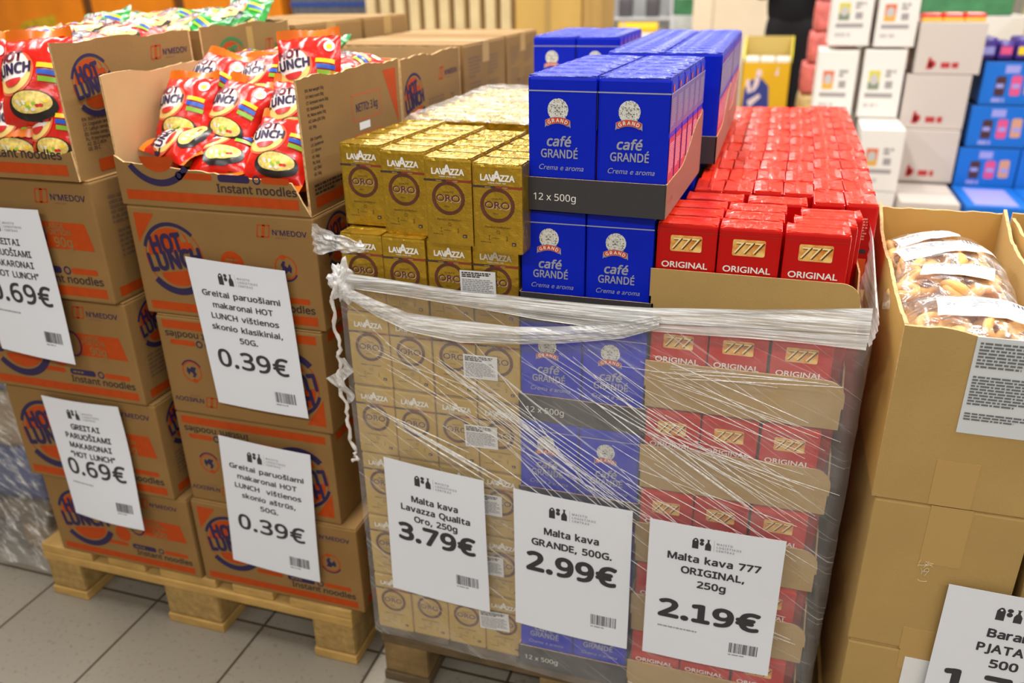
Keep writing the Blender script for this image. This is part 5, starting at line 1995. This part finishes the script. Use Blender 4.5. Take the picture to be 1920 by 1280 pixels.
def white_carton(x0, x1, y0, y1, z0, z1, label, pic, seed):
    w, h = x1 - x0, z1 - z0
    b = MB()
    b.bbox(0, w, 0, y1 - y0, .0005, h, WHITE_CARD, .004, 2)
    s = plane((0, 0, 0), (1, 0, 0), (0, 0, 1))
    c1, c2 = ((rgb(206, 110, 70), rgb(216, 160, 60)), (rgb(200, 190, 60), rgb(120, 130, 110)))[pic]
    a, c = mat('carton_picture_%d' % pic, c1, .6), mat('carton_picture_low_%d' % pic, c2, .6)
    put(b, s, rect2(.16 * w, .42 * h, .44 * w, .70 * h), a, 1)
    put(b, s, rect2(.16 * w, .42 * h, .44 * w, .53 * h), c, 2)
    put(b, s, disc2(.30 * w, .57 * h, .10 * w, .08 * h, 16), LGREY, 3)
    put(b, s, words2(.56 * w, .60 * h, .26 * w, .12 * h, 2, seed=seed, fill=.8), GREYP, 1)
    put(b, s, rect2(.58 * w, .44 * h, .76 * w, .55 * h), GREYP, 1)
    put(b, s, rect2(.12 * w, .30 * h, .80 * w, .37 * h), GREYP, 1)
    put(b, s, words2(.12 * w, .15 * h, .66 * w, .07 * h, 1, seed=seed + 3, fill=.9), LGREY, 1)
    o = b.build('white_carton', loc=(x0, y0, z0))
    t = plane((0, 0, h + .0004), (1, 0, 0), (0, 1, 0))
    q = MB()
    q.box(w * .47, w * .53, .002, y1 - y0 - .002, h, h + .0006, mat('clear_seal_tape', rgb(214, 206, 190), .3))
    q.build('packing_tape', o)
    return props(o, label, 'carton', 'white picture cartons')


for (x0, x1, y, z0, z1, pic, lb) in (
    (.172, .354, 4.20, .360, .650, 1, 'white carton low behind the far end of the red packs'),
    (.394, .582, 4.20, .360, .650, 0, 'white carton standing forward, orange picture, beside the plain white cartons with red marks'),
    (.172, .354, 4.50, .660, .972, 0, 'white carton with an orange picture behind the far corner of the red packs'),
    (.382, .568, 4.50, .660, .976, 1, 'white carton with a yellow picture between the orange pictured carton and the plain ones'),
    (.207, .389, 4.52, .992, 1.270, 1, 'topmost white carton with a yellow picture, next to the pink packages'),
    (.412, .592, 4.52, .988, 1.262, 0, 'topmost white carton with an orange picture, next to the plain white carton'),
):
    white_carton(x0, x1, y, y + .29, z0, z1, lb, pic, int(x0 * 100))
for i, (x0, x1) in enumerate(((.172, .354), (.394, .582))):
    white_carton(x0, x1, 4.20, 4.49, .05, .358, 'white carton nearest the floor, under the %s forward white carton' % ('first', 'second')[i], 0, 5)
    white_carton(x0, x1 - .004, 4.495, 4.79, .05, .655, 'tall white carton at the back, carrying the %s pictured tower' % ('first', 'second')[i], 1, 6)
struct('trim_1', WOOD_D, .15, 1.30, 4.05, 4.95, .0, .049)


def plain_white(x0, x1, y0, y1, z0, z1, label):
    w, h = x1 - x0, z1 - z0
    b = MB()
    b.bbox(0, w, 0, y1 - y0, .0005, h, mat('white_grey_carton', rgb(196, 184, 174), .6, spec=.3), .004, 2)
    s = plane((0, 0, 0), (1, 0, 0), (0, 0, 1))
    put(b, s, disc2(.27 * w, .20 * h, .055 * w, .075 * h, 14), REDP, 1)
    put(b, s, poly2([(.18 * w, .10 * h), (.28 * w, .10 * h), (.24 * w, .34 * h), (.20 * w, .32 * h)]), REDP, 1)
    put(b, s, words2(.40 * w, .13 * h, .50 * w, .10 * h, 1, seed=3, fill=1.1), REDP, 1)
    o = b.build('white_carton', loc=(x0, y0, z0))
    q = MB()
    q.box(.002, w - .002, (y1 - y0) / 2 - .002, (y1 - y0) / 2 + .002, h, h + .0012, mat('flap_gap', rgb(120, 110, 104), .8))
    q.build('flap_seam', o)
    return props(o, label, 'carton', 'white cartons with red marks')


plain_white(.607, .892, 4.50, 4.92, .868, 1.100, 'top white carton with a red mark, red and yellow bags in its mouth')
plain_white(.583, .867, 4.50, 4.92, .612, .866, 'white carton with a red mark, second from the top of its stack')
plain_white(.600, .862, 4.48, 4.92, .356, .610, 'white carton with a red mark, third from the top of its stack')
plain_white(.590, .850, 4.50, 4.92, .05, .354, 'white carton at the foot of the red-marked stack, behind the forward one')
plain_white(.590, .840, 4.06, 4.46, .05, .352, 'white carton standing forward on the floor boards, top flaps visible')
for i in range(3):
    b = MB()
    m1 = mat('snack_bag_red', rgb(206, 36, 24), .3)
    m2 = mat('snack_bag_yellow', rgb(226, 176, 50), .3)
    x = .655 + i * .092
    b.bbox(x - .046, x + .046, 4.54, 4.64, 1.101, 1.138, m1, .012, 2)
    o = b.build('snack_bag')
    q = MB()
    q.bbox(x - .045, x + .045, 4.535, 4.56, 1.101, 1.118, m2, .005, 2)
    q.build('bag_stripe', o)
    props(o, 'red and yellow snack bag on the top white carton, %s' % ('first from the pictured cartons', 'middle one of three', 'nearest the blue sweets')[i], 'snack bag', 'snack bags on the white carton')

SWEET_BLUE = mat('sweet_box_blue', rgb(16, 104, 196), .45, spec=.4)
SWEET_DARK = mat('sweet_box_dark', rgb(16, 26, 60), .5)
SW_PINK = mat('sweet_pink', rgb(214, 80, 130), .4)
SW_BROWN = mat('sweet_brown', rgb(70, 40, 48), .4)
SW_SAND = mat('sweet_sand', rgb(206, 150, 120), .4)
SW_LIL = mat('sweet_lilac', rgb(150, 150, 214), .4)


def sweet_box(x0, x1, y0, y1, z0, z1, label):
    w, h = x1 - x0, z1 - z0
    b = MB()
    b.bbox(0, w, 0, y1 - y0, .0005, h, SWEET_BLUE, .003, 2)
    s = plane((0, 0, 0), (1, 0, 0), (0, 0, 1))
    put(b, s, words2(.34 * w, .76 * h, .46 * w, .15 * h, 1, seed=5, fill=1.2), SW_LIL, 1)
    for i, (u, c) in enumerate(((.30, SW_BROWN), (.56, SW_PINK), (.80, SW_SAND))):
        put(b, s, rrect2(u * w - .085 * w, .22 * h, u * w + .085 * w, .68 * h, .01), c, 1, rot=(-.05, .03, .12)[i] * .3)
        put(b, s, rect2(u * w - .06 * w, .40 * h, u * w + .06 * w, .50 * h), SW_LIL, 2)
    put(b, s, words2(.2 * w, .08 * h, .4 * w, .08 * h, 1, seed=8, fill=1.1), SW_LIL, 1)
    o = b.build('sweet_carton', loc=(x0, y0, z0))
    q = MB()
    q.box(.003, w - .003, .003, y1 - y0 - .003, h, h + .001, SWEET_DARK)  # dark sheet on a solid box, inner shade of an opening put into colour
    q.build('dark_top_sheet', o)
    return props(o, label, 'carton', 'blue sweet cartons')


for st, dx in enumerate((0, .268)):
    w2 = ('beside the white cartons', 'cut off by the picture edge')[st]
    sweet_box(.917 + dx, 1.175 + dx, 4.52, 4.86, .730, .926, 'blue sweet carton highest of its stack, ' + w2)
    sweet_box(.894 + dx, 1.152 + dx, 4.50, 4.86, .534, .728, 'blue sweet carton second from the top, ' + w2)
    sweet_box(.873 + dx, 1.135 + dx, 4.48, 4.86, .346, .532, 'blue sweet carton third from the top, ' + w2)
    sweet_box(.873 + dx, 1.135 + dx, 4.48, 4.86, .05, .344, 'blue sweet carton lowest at the back, ' + w2)
    b = MB()
    b.bbox(.862 + dx, 1.125 + dx, 4.05, 4.46, .05, .352, SWEET_BLUE, .004, 2)
    o = b.build('sweet_carton')
    q = MB()
    q.box(.90 + dx, 1.08 + dx, 4.08, 4.40, .352, .3535, SW_LIL)
    q.build('top_print', o)
    props(o, 'blue sweet carton lying forward, pale print on its top, ' + w2, 'carton', 'blue sweet cartons')
PURPLE = mat('sweet_bag_purple', rgb(66, 44, 130), .3, bump=(18, .4), var=(20, .4))
for i in range(6):
    x = .925 + .074 * i
    b = MB()
    b.bbox(x - .034, x + .034, 4.56, 4.74, .928, 1.03 - .02 * (i % 2), PURPLE, .015, 2)
    o = b.build('sweet_bag', smooth=True)
    q = MB()
    q.box(x - .024, x + .024, 4.5585, 4.5598, .955, .990, (SW_LIL, SW_PINK, PK_YELLOW)[i % 3])
    q.build('printed_panel', o)
    props(o, 'purple bag of sweets on the highest blue carton, %s from the white cartons' % ORD[i], 'sweet bag', 'purple sweet bags')

# yellow display cases with a blue figure
YEL = mat('yellow_card', rgb(222, 170, 20), .5, spec=.4)
YEL_L = mat('yellow_card_edge', rgb(226, 210, 40), .5)
FIGB = mat('figure_blue', rgb(44, 56, 130), .5)
FIGS = mat('figure_pale', rgb(226, 200, 196), .5)
yr = empty('yellow_display_case', (-.232, 5.5, .36))
props(yr, 'tall yellow display case with a blue figure on its front, beyond the red packs', 'display case')
w, d, hf, hb = .29, .26, .463, .60
b = MB()
b.box(0, w, 0, d, .0, .01, YEL)
b.build('bottom_panel', yr)
b = MB()
b.box(0, w, 0, .006, .01, hf, YEL)
s = plane((0, 0, 0), (1, 0, 0), (0, 0, 1))
put(b, s, poly2([(.06 * w, .42 * hf), (.08 * w, .66 * hf), (.22 * w, .78 * hf), (.42 * w, .80 * hf), (.58 * w, .70 * hf), (.62 * w, .42 * hf)]), FIGB, 1)
put(b, s, disc2(.36 * w, .86 * hf, .06 * w, .055 * hf, 16), FIGS, 2)
put(b, s, poly2([(.30 * w, .82 * hf), (.40 * w, .82 * hf), (.36 * w, .70 * hf), (.28 * w, .62 * hf), (.24 * w, .64 * hf)]), FIGS, 2)
put(b, s, poly2([(.16 * w, .50 * hf), (.40 * w, .60 * hf), (.44 * w, .56 * hf), (.22 * w, .42 * hf)]), FIGS, 2)
put(b, s, poly2([(.10 * w, .76 * hf), (.16 * w, .80 * hf), (.24 * w, .62 * hf), (.16 * w, .60 * hf)]), FIGS, 2)
put(b, s, poly2([(.68 * w, .84 * hf), (.74 * w, .96 * hf), (.76 * w, .84 * hf)]), FIGS, 2)
b.build('front_panel', yr)
for sx in (0, 1):
    b = MB()
    x0 = 0 if sx == 0 else w - .006
    b.prism([(0, .01), (d, .01), (d, hb), (d * .8, hb), (0, hf + .03)], lambda x, y, q: (x0 + .006 * q, x, y), 0, 1, YEL_L, YEL_L)
    b.build('side_panel', yr)
b = MB()
b.box(0, w, d - .006, d, .01, hb, mat('yellow_card_inside', rgb(190, 164, 90), .6))
b.build('back_panel', yr)
for i in range(3):
    b = MB()
    b.bbox(-.222 + i * .093, -.135 + i * .093, 5.512, 5.70, .372, .845, mat('white_pack', rgb(222, 216, 206), .4), .012, 2)
    o = b.build('white_pack')
    q = MB()
    q.bbox(-.220 + i * .093, -.137 + i * .093, 5.56, 5.64, .8455, .850, mat('white_pack', rgb(222, 216, 206), .4), .002, 1)
    q.build('folded_top', o)
    props(o, 'white pack inside the yellow display case, %s from the dark-clothed person' % ('farthest', 'middle one', 'nearest')[i], 'pack', 'white packs in the yellow case')
b = MB()
b.bbox(-.24, .07, 5.49, 5.80, .0, .359, YEL, .004, 2)
o = b.build('yellow_carton')
q = MB()
q.box(-.235, .065, 5.64, 5.65, .359, .3595, TAPE)
q.build('packing_tape', o)
props(o, 'plain yellow carton on the floor under the yellow display case', 'carton')

# pink packages stacked beside the pictured white cartons
PINKB = mat('pink_net_package', rgb(222, 112, 104), .5, bump=(30, .5), var=(30, .25))
SANDB = mat('sand_package', rgb(222, 190, 130), .5, bump=(30, .5), var=(30, .2))
for i, (z0, z1, dx) in enumerate(((.0, .20, 0), (.20, .40, .01), (.40, .60, 0), (.60, .79, .005), (.79, .98, .03), (.98, 1.16, .045), (1.16, 1.34, .055))):
    o = sack(.118 + dx, .40 + dx, 5.8, 6.15, z0, z1, SANDB if i == 2 else PINKB, '%s package, %s in the pile behind the pictured white cartons' % ('sand coloured' if i == 2 else 'pink', ('lowest', 'second lowest', 'third from the floor', 'fourth from the floor', 'fifth from the floor', 'second highest', 'highest')[i]), 30 + i)
    o.name = 'pink_package' if i != 2 else 'sand_package'
    o['category'] = 'package'
    o['group'] = 'piled packages'

# upright flat cartons, kraft board and orange panels
FLATC = mat('flat_carton_edge', rgb(214, 190, 142), .8, spec=.2, var=(6, .1))
FLATD = mat('flat_carton_shade', rgb(150, 118, 74), .85, spec=.2)
for i in range(10):
    x = -2.523 + .0985 * i
    b = MB()
    b.bbox(x, x + .060, 5.0, 5.8, .0, 1.75, FLATC, .004, 2)
    o = b.build('flat_carton')
    q = MB()
    q.box(x + .060, x + .078, 5.03, 5.78, .0, 1.70, FLATD)  # brown strip fills the gap between cartons, its shade put into the colour
    q.build('gap_shade_strip', o)
    props(o, 'folded flat carton standing on edge, %s from the orange panels' % ORD[i], 'flat carton', 'flat cartons on edge')
b = MB()
b.bbox(0, .40, 0, .5, .0, 1.8, mat('tall_kraft', rgb(196, 158, 84), .7, spec=.3, var=(4, .08)), .006, 2)
o = b.build('tall_carton', loc=(-1.545, 5.0, 0))
q = MB()
q.box(.18, .22, -.001, 0, .3, 1.8, TAPE)
q.build('packing_tape', o)
props(o, 'tall kraft carton beside the flat cartons standing on edge', 'carton')
b = MB()
b.bbox(0, .115, 0, .4, .0, 1.7, mat('tall_kraft_shade', rgb(176, 140, 78), .7, spec=.3, var=(4, .08)), .006, 2)  # darker copy of the kraft: the wide carton's shaded side as its own box
o = b.build('tall_carton', loc=(-1.143, 5.02, 0))
q = MB()
q.box(.05, .054, -.001, 0, .3, 1.7, FLATD)
q.build('flap_seam', o)
props(o, 'shaded side of the wide kraft carton, a narrow box beside the white shelf', 'carton')
ORANGE = mat('orange_panel', rgb(226, 128, 12), .5, spec=.4, var=(5, .12))
ORANGE_P = mat('orange_panel_print', rgb(196, 160, 20), .5, var=(20, .3))
GREYT = mat('grey_display_cloth', rgb(92, 92, 98), .7, var=(50, .5))
GAP_BROWN = mat('dark_gap_strip', rgb(96, 56, 20), .6)
for i, (xa, xb) in enumerate(((-6.75, -5.20), (-5.10, -4.36), (-4.26, -3.44))):
    b = MB()
    b.bbox(0, xb - xa, 0, .35, .0, 1.7, ORANGE, .01, 2)
    o = b.build('orange_cabinet', loc=(xa, 5.5, 0))
    q = MB()
    s = plane((0, -.001, 0), (1, 0, 0), (0, 0, 1))
    put(q, s, poly2([(.55 * (xb - xa), .85), (.85 * (xb - xa), .90), (.82 * (xb - xa), 1.12), (.60 * (xb - xa), 1.06)]), ORANGE_P, 1)
    q.build('printed_panel', o)
    props(o, 'orange cabinet at the far side, %s from the flat cartons' % ('third', 'second', 'first')[i], 'cabinet', 'orange cabinets')
for i, x in enumerate((-5.15, -4.31)):
    b = MB()
    b.bbox(x - .04, x + .04, 5.52, 5.80, 0, 1.7, GAP_BROWN, .004, 1)  # dark upright fills the gap between cabinets, gap shade put into its colour
    props(b.build('dark_gap_strip'), 'dark strip for the shaded gap between the orange cabinets, %s one from the flat cartons' % ('second', 'first')[i], 'gap strip', 'shaded gaps between orange cabinets')
b = MB()
b.bbox(0, .62, 0, .3, .0, 1.7, GREYT, .02, 2)
o = b.build('patterned_bale', loc=(-3.36, 5.5, 0))
q = MB()
q.box(0, .62, -.004, 0, 1.16, 1.19, mat('blue_strap', rgb(40, 70, 140), .5))
q.build('strap', o)
props(o, 'grey patterned bale between the orange cabinets and the flat cartons', 'bale')

# white shelf unit with dark goods, yellow roll, green crate, beige board
SHELF = mat('white_shelf', rgb(226, 226, 226), .5)
sh = empty('shelf_unit', (-1.90, 9.0, 0))
props(sh, 'white shelf unit far behind the blue coffee packs', 'shelf')
for nm, x0, x1, z0, z1 in (('side_panel', 0, .03, 0, 1.8), ('side_panel', .77, .80, 0, 1.8)):
    b = MB()
    b.box(x0, x1, 0, .4, z0, z1, SHELF)
    b.build(nm, sh)
for z in (.1, .5, .93, 1.36):
    b = MB()
    b.box(.03, .77, 0, .4, z - .02, z, SHELF)
    b.build('shelf_board', sh)
b = MB()
b.box(.03, .77, .39, .40, .08, 1.8, SHELF)
b.build('back_panel', sh)
for i, x in enumerate((-1.68, -1.40)):
    b = MB()
    b.bbox(x, x + .14, 9.05, 9.2, .93, 1.12, mat('dark_jar', rgb(92, 88, 92), .3), .03, 3)
    o = b.build('dark_jar', smooth=True)
    q = MB()
    q.bbox(x + .02, x + .12, 9.07, 9.18, 1.12, 1.15, mat('jar_lid', rgb(150, 148, 150), .4), .008, 2)
    q.build('lid', o)
    props(o, 'dark grey jar on the white shelf, %s one' % ('outer', 'inner')[i], 'jar', 'jars on the white shelf')
b = MB()
b.bbox(-1.53, -1.10, 7.9, 8.5, .0, .838, mat('cream_counter', rgb(226, 222, 214), .6), .01, 2)
props(b.build('cream_box'), 'cream box under the yellow roll, beyond the blue packs', 'box')
b = MB()
n = 24
V = []
for x in (-1.49, -1.13):
    for i in range(n):
        a = 2 * PI * i / n
        V.append((x, 8.12 + .044 * math.cos(a), .883 + .044 * math.sin(a)))
b.add(V, [(i, (i + 1) % n, n + (i + 1) % n, n + i) for i in range(n)] + [tuple(range(n - 1, -1, -1)), tuple(range(n, 2 * n))], mat('yellow_roll', rgb(238, 190, 20), .4))
o = b.build('yellow_roll', smooth=False)
q = MB()
V = []
for x in (-1.455, -1.435):
    for i in range(n):
        a = 2 * PI * i / n
        V.append((x, 8.12 + .0455 * math.cos(a), .883 + .0455 * math.sin(a)))
q.add(V, [(i, (i + 1) % n, n + (i + 1) % n, n + i) for i in range(n)], mat('roll_band', rgb(222, 160, 150), .4))
q.build('paper_band', o)
props(o, 'yellow roll lying beyond the farthest blue packs', 'roll')


def stack_crate(x0, x1, y0, y1, z0, z1, m, name, label, cat):
    b = MB()
    b.bbox(0, x1 - x0, 0, y1 - y0, 0, z1 - z0, m, .01, 2)
    o = b.build(name, loc=(x0, y0, z0))
    q = MB()
    q.bbox(.04, x1 - x0 - .04, -.006, .0, (z1 - z0) * .45, (z1 - z0) * .6, WHITE_CARD, .003, 1)
    q.build('front_label', o)
    return props(o, label, cat)


GREENC = mat('green_crate', rgb(66, 130, 84), .5, var=(9, .25))
stack_crate(-1.10, -.78, 9.0, 9.4, .0, .95, mat('pale_goods', rgb(206, 210, 204), .5, var=(9, .15)), 'pale_case', 'pale case under the green crate, far behind the blue packs', 'case')
stack_crate(-1.12, -.76, 9.0, 9.4, .95, 1.30, GREENC, 'green_crate', 'green crate on a pale case between the white shelf and the beige board', 'crate')
stack_crate(.93, 1.62, 7.0, 7.5, .0, 1.02, WHITE_CARD, 'pale_case', 'pale case under the green crate behind the plain white cartons', 'case')
stack_crate(.93, 1.52, 7.0, 7.5, 1.02, 1.40, GREENC, 'green_crate', 'green crate on a pale case behind the plain white cartons', 'crate')
stack_crate(1.62, 2.6, 6.6, 7.2, .0, 1.12, mat('cream_goods', rgb(214, 200, 160), .5, var=(6, .25)), 'cream_case', 'cream case behind the purple sweet bags', 'case')
b = MB()
b.bbox(0, .74, 0, .30, .0, 1.9, mat('beige_board', rgb(226, 206, 176), .7, var=(3, .05)), .006, 2)
o = b.build('beige_cabinet', loc=(-.86, 8.5, 0))
q = MB()
q.box(.18, .20, -.002, 0, 0, 1.9, mat('beige_seam', rgb(196, 176, 146), .7))
q.build('door_seam', o)
props(o, 'tall beige cabinet behind the dark-clothed person', 'cabinet')


# ================================================================== person in dark clothes
def skin_chain(name, pts, edges, radii, m, sub=2, parent=None, root=0):
    me = bpy.data.meshes.new(name)
    me.from_pydata(pts, edges, [])
    me.materials.append(m)
    o = bpy.data.objects.new(name, me)
    COL.objects.link(o)
    md = o.modifiers.new('skin', 'SKIN')
    md.use_smooth_shade = True
    for i, r in enumerate(radii):
        sv = me.skin_vertices[0].data[i]
        sv.radius = r if isinstance(r, tuple) else (r, r)
        sv.use_root = (i == root)
    s = o.modifiers.new('sub', 'SUBSURF')
    s.levels = sub
    s.render_levels = sub
    dg = bpy.context.evaluated_depsgraph_get()
    bpy.context.view_layer.update()
    m2 = bpy.data.meshes.new_from_object(o.evaluated_get(bpy.context.evaluated_depsgraph_get()))
    o.modifiers.clear()
    o.data = m2
    if parent:
        o.parent = parent
    return o


SKINM = mat('skin_tone', rgb(216, 166, 136), .5)
CLOTH = mat('black_trousers', rgb(34, 33, 36), .8, spec=.2, bump=(20, .3))
CLOTH2 = mat('black_jacket', rgb(28, 28, 31), .8, spec=.2, bump=(16, .3))
SHOE = mat('dark_shoe', rgb(40, 36, 34), .5)
P0 = Vector((.035, 6.9, 0))


def body_points():
    p = [(0, 0, .98), (0, 0, 1.16), (0, .0, 1.38), (0, .01, 1.50), (0, .0, 1.60), (0, -.02, 1.72)]
    e = [(0, 1), (1, 2), (2, 3), (3, 4), (4, 5)]
    r = [(.14, .10), (.13, .09), (.15, .10), (.052, .052), (.068, .080), (.062, .075)]
    for sx in (-1, 1):
        k = len(p)
        p += [(sx * .095, 0, .92), (sx * .10, -.005, .50), (sx * .105, .02, .085), (sx * .115, -.12, .045)]
        e += [(0, k), (k, k + 1), (k + 1, k + 2), (k + 2, k + 3)]
        r += [.085, .055, .040, .036]
        k = len(p)
        p += [(sx * .185, .0, 1.42), (sx * .235, .02, 1.17), (sx * .150, -.19, 1.235), (sx * .105, -.235, 1.26)]
        e += [(2, k), (k, k + 1), (k + 1, k + 2), (k + 2, k + 3)]
        r += [.050, .040, .028, (.020, .034)]
        w = k + 3
        for f, (dx, dy, ln) in enumerate(((-.024, -.020, .070), (-.008, -.022, .078), (.008, -.020, .073), (.022, -.014, .060))):
            k2 = len(p)
            bx, by, bz = sx * .085, -.245, 1.268 + dx
            p += [(bx, by, bz), (bx - sx * ln * .5, by - .014, bz + .004), (bx - sx * ln * .95, by + .002, bz + .003)]
            e += [(w, k2), (k2, k2 + 1), (k2 + 1, k2 + 2)]
            r += [.009, .0085, .007]
        k2 = len(p)
        p += [(sx * .092, -.240, 1.298), (sx * .066, -.252, 1.318)]
        e += [(w, k2), (k2, k2 + 1)]
        r += [.010, .008]
    return p, e, r


bp, be, bre = body_points()
bp = [tuple(Vector(q) + P0) for q in bp]
person = skin_chain('person', bp, be, bre, SKINM, 2)
props(person, 'person in black trousers and black jacket standing beyond the yellow display case', 'person')
tp, te, tr_ = [(0, 0, 1.14), (0, 0, .93)], [(0, 1)], [(.190, .135), (.178, .13)]
for sx in (-1, 1):
    k = len(tp)
    tp += [(sx * .095, 0, .82), (sx * .105, -.005, .50), (sx * .108, .02, .10)]
    te += [(1, k), (k, k + 1), (k + 1, k + 2)]
    tr_ += [.105, .082, .075]
skin_chain('black_trousers', [tuple(Vector(q) + P0) for q in tp], te, tr_, CLOTH, 2, person)
jp, je, jr = [(0, 0, .90), (0, 0, 1.16), (0, 0, 1.38), (0, .01, 1.47)], [(0, 1), (1, 2), (2, 3)], [(.205, .150), (.200, .145), (.190, .130), (.085, .085)]
for sx in (-1, 1):
    k = len(jp)
    jp += [(sx * .195, 0, 1.42), (sx * .245, .02, 1.17), (sx * .162, -.172, 1.230)]
    je += [(2, k), (k, k + 1), (k + 1, k + 2)]
    jr += [.070, .058, .046]
skin_chain('black_jacket', [tuple(Vector(q) + P0) for q in jp], je, jr, CLOTH2, 2, person)
for sx in (-1, 1):
    skin_chain('shoe', [tuple(Vector(q) + P0) for q in ((sx * .105, .05, .045), (sx * .108, -.04, .045), (sx * .118, -.16, .038))], [(0, 1), (1, 2)], [.046, .047, .040], SHOE, 2, person)
b = MB()
bm = bmesh.new()
bmesh.ops.create_uvsphere(bm, u_segments=24, v_segments=16, radius=.100)
for v in bm.verts:
    v.co = Vector((v.co.x * .86, v.co.y * 1.02 + .015, max(v.co.z, -.035 - .05 * (1 if v.co.y > 0 else 0)))) + Vector((0, 0, 1.70))
    if v.co.y < -.06 and v.co.z < 1.72:
        v.co.y = -.055
for v in bm.verts:
    v.co = v.co + P0
bm.normal_update()
b.add_bm(bm, mat('dark_hair', rgb(46, 34, 26), .6))
b.build('hair', person, smooth=True)
b = MB()
for sx in (-1, 1):
    b.bbox(P0.x + sx * .028 - .012, P0.x + sx * .028 + .012, P0.y - .104, P0.y - .094, 1.655, 1.664, mat('eye_dark', rgb(40, 30, 26), .4), .003, 2)
b.bbox(P0.x - .010, P0.x + .010, P0.y - .118, P0.y - .09, 1.618, 1.652, SKINM, .007, 2)
b.bbox(P0.x - .022, P0.x + .022, P0.y - .102, P0.y - .09, 1.592, 1.600, mat('lip_tone', rgb(176, 106, 96), .5), .003, 2)
b.build('face', person, smooth=True)
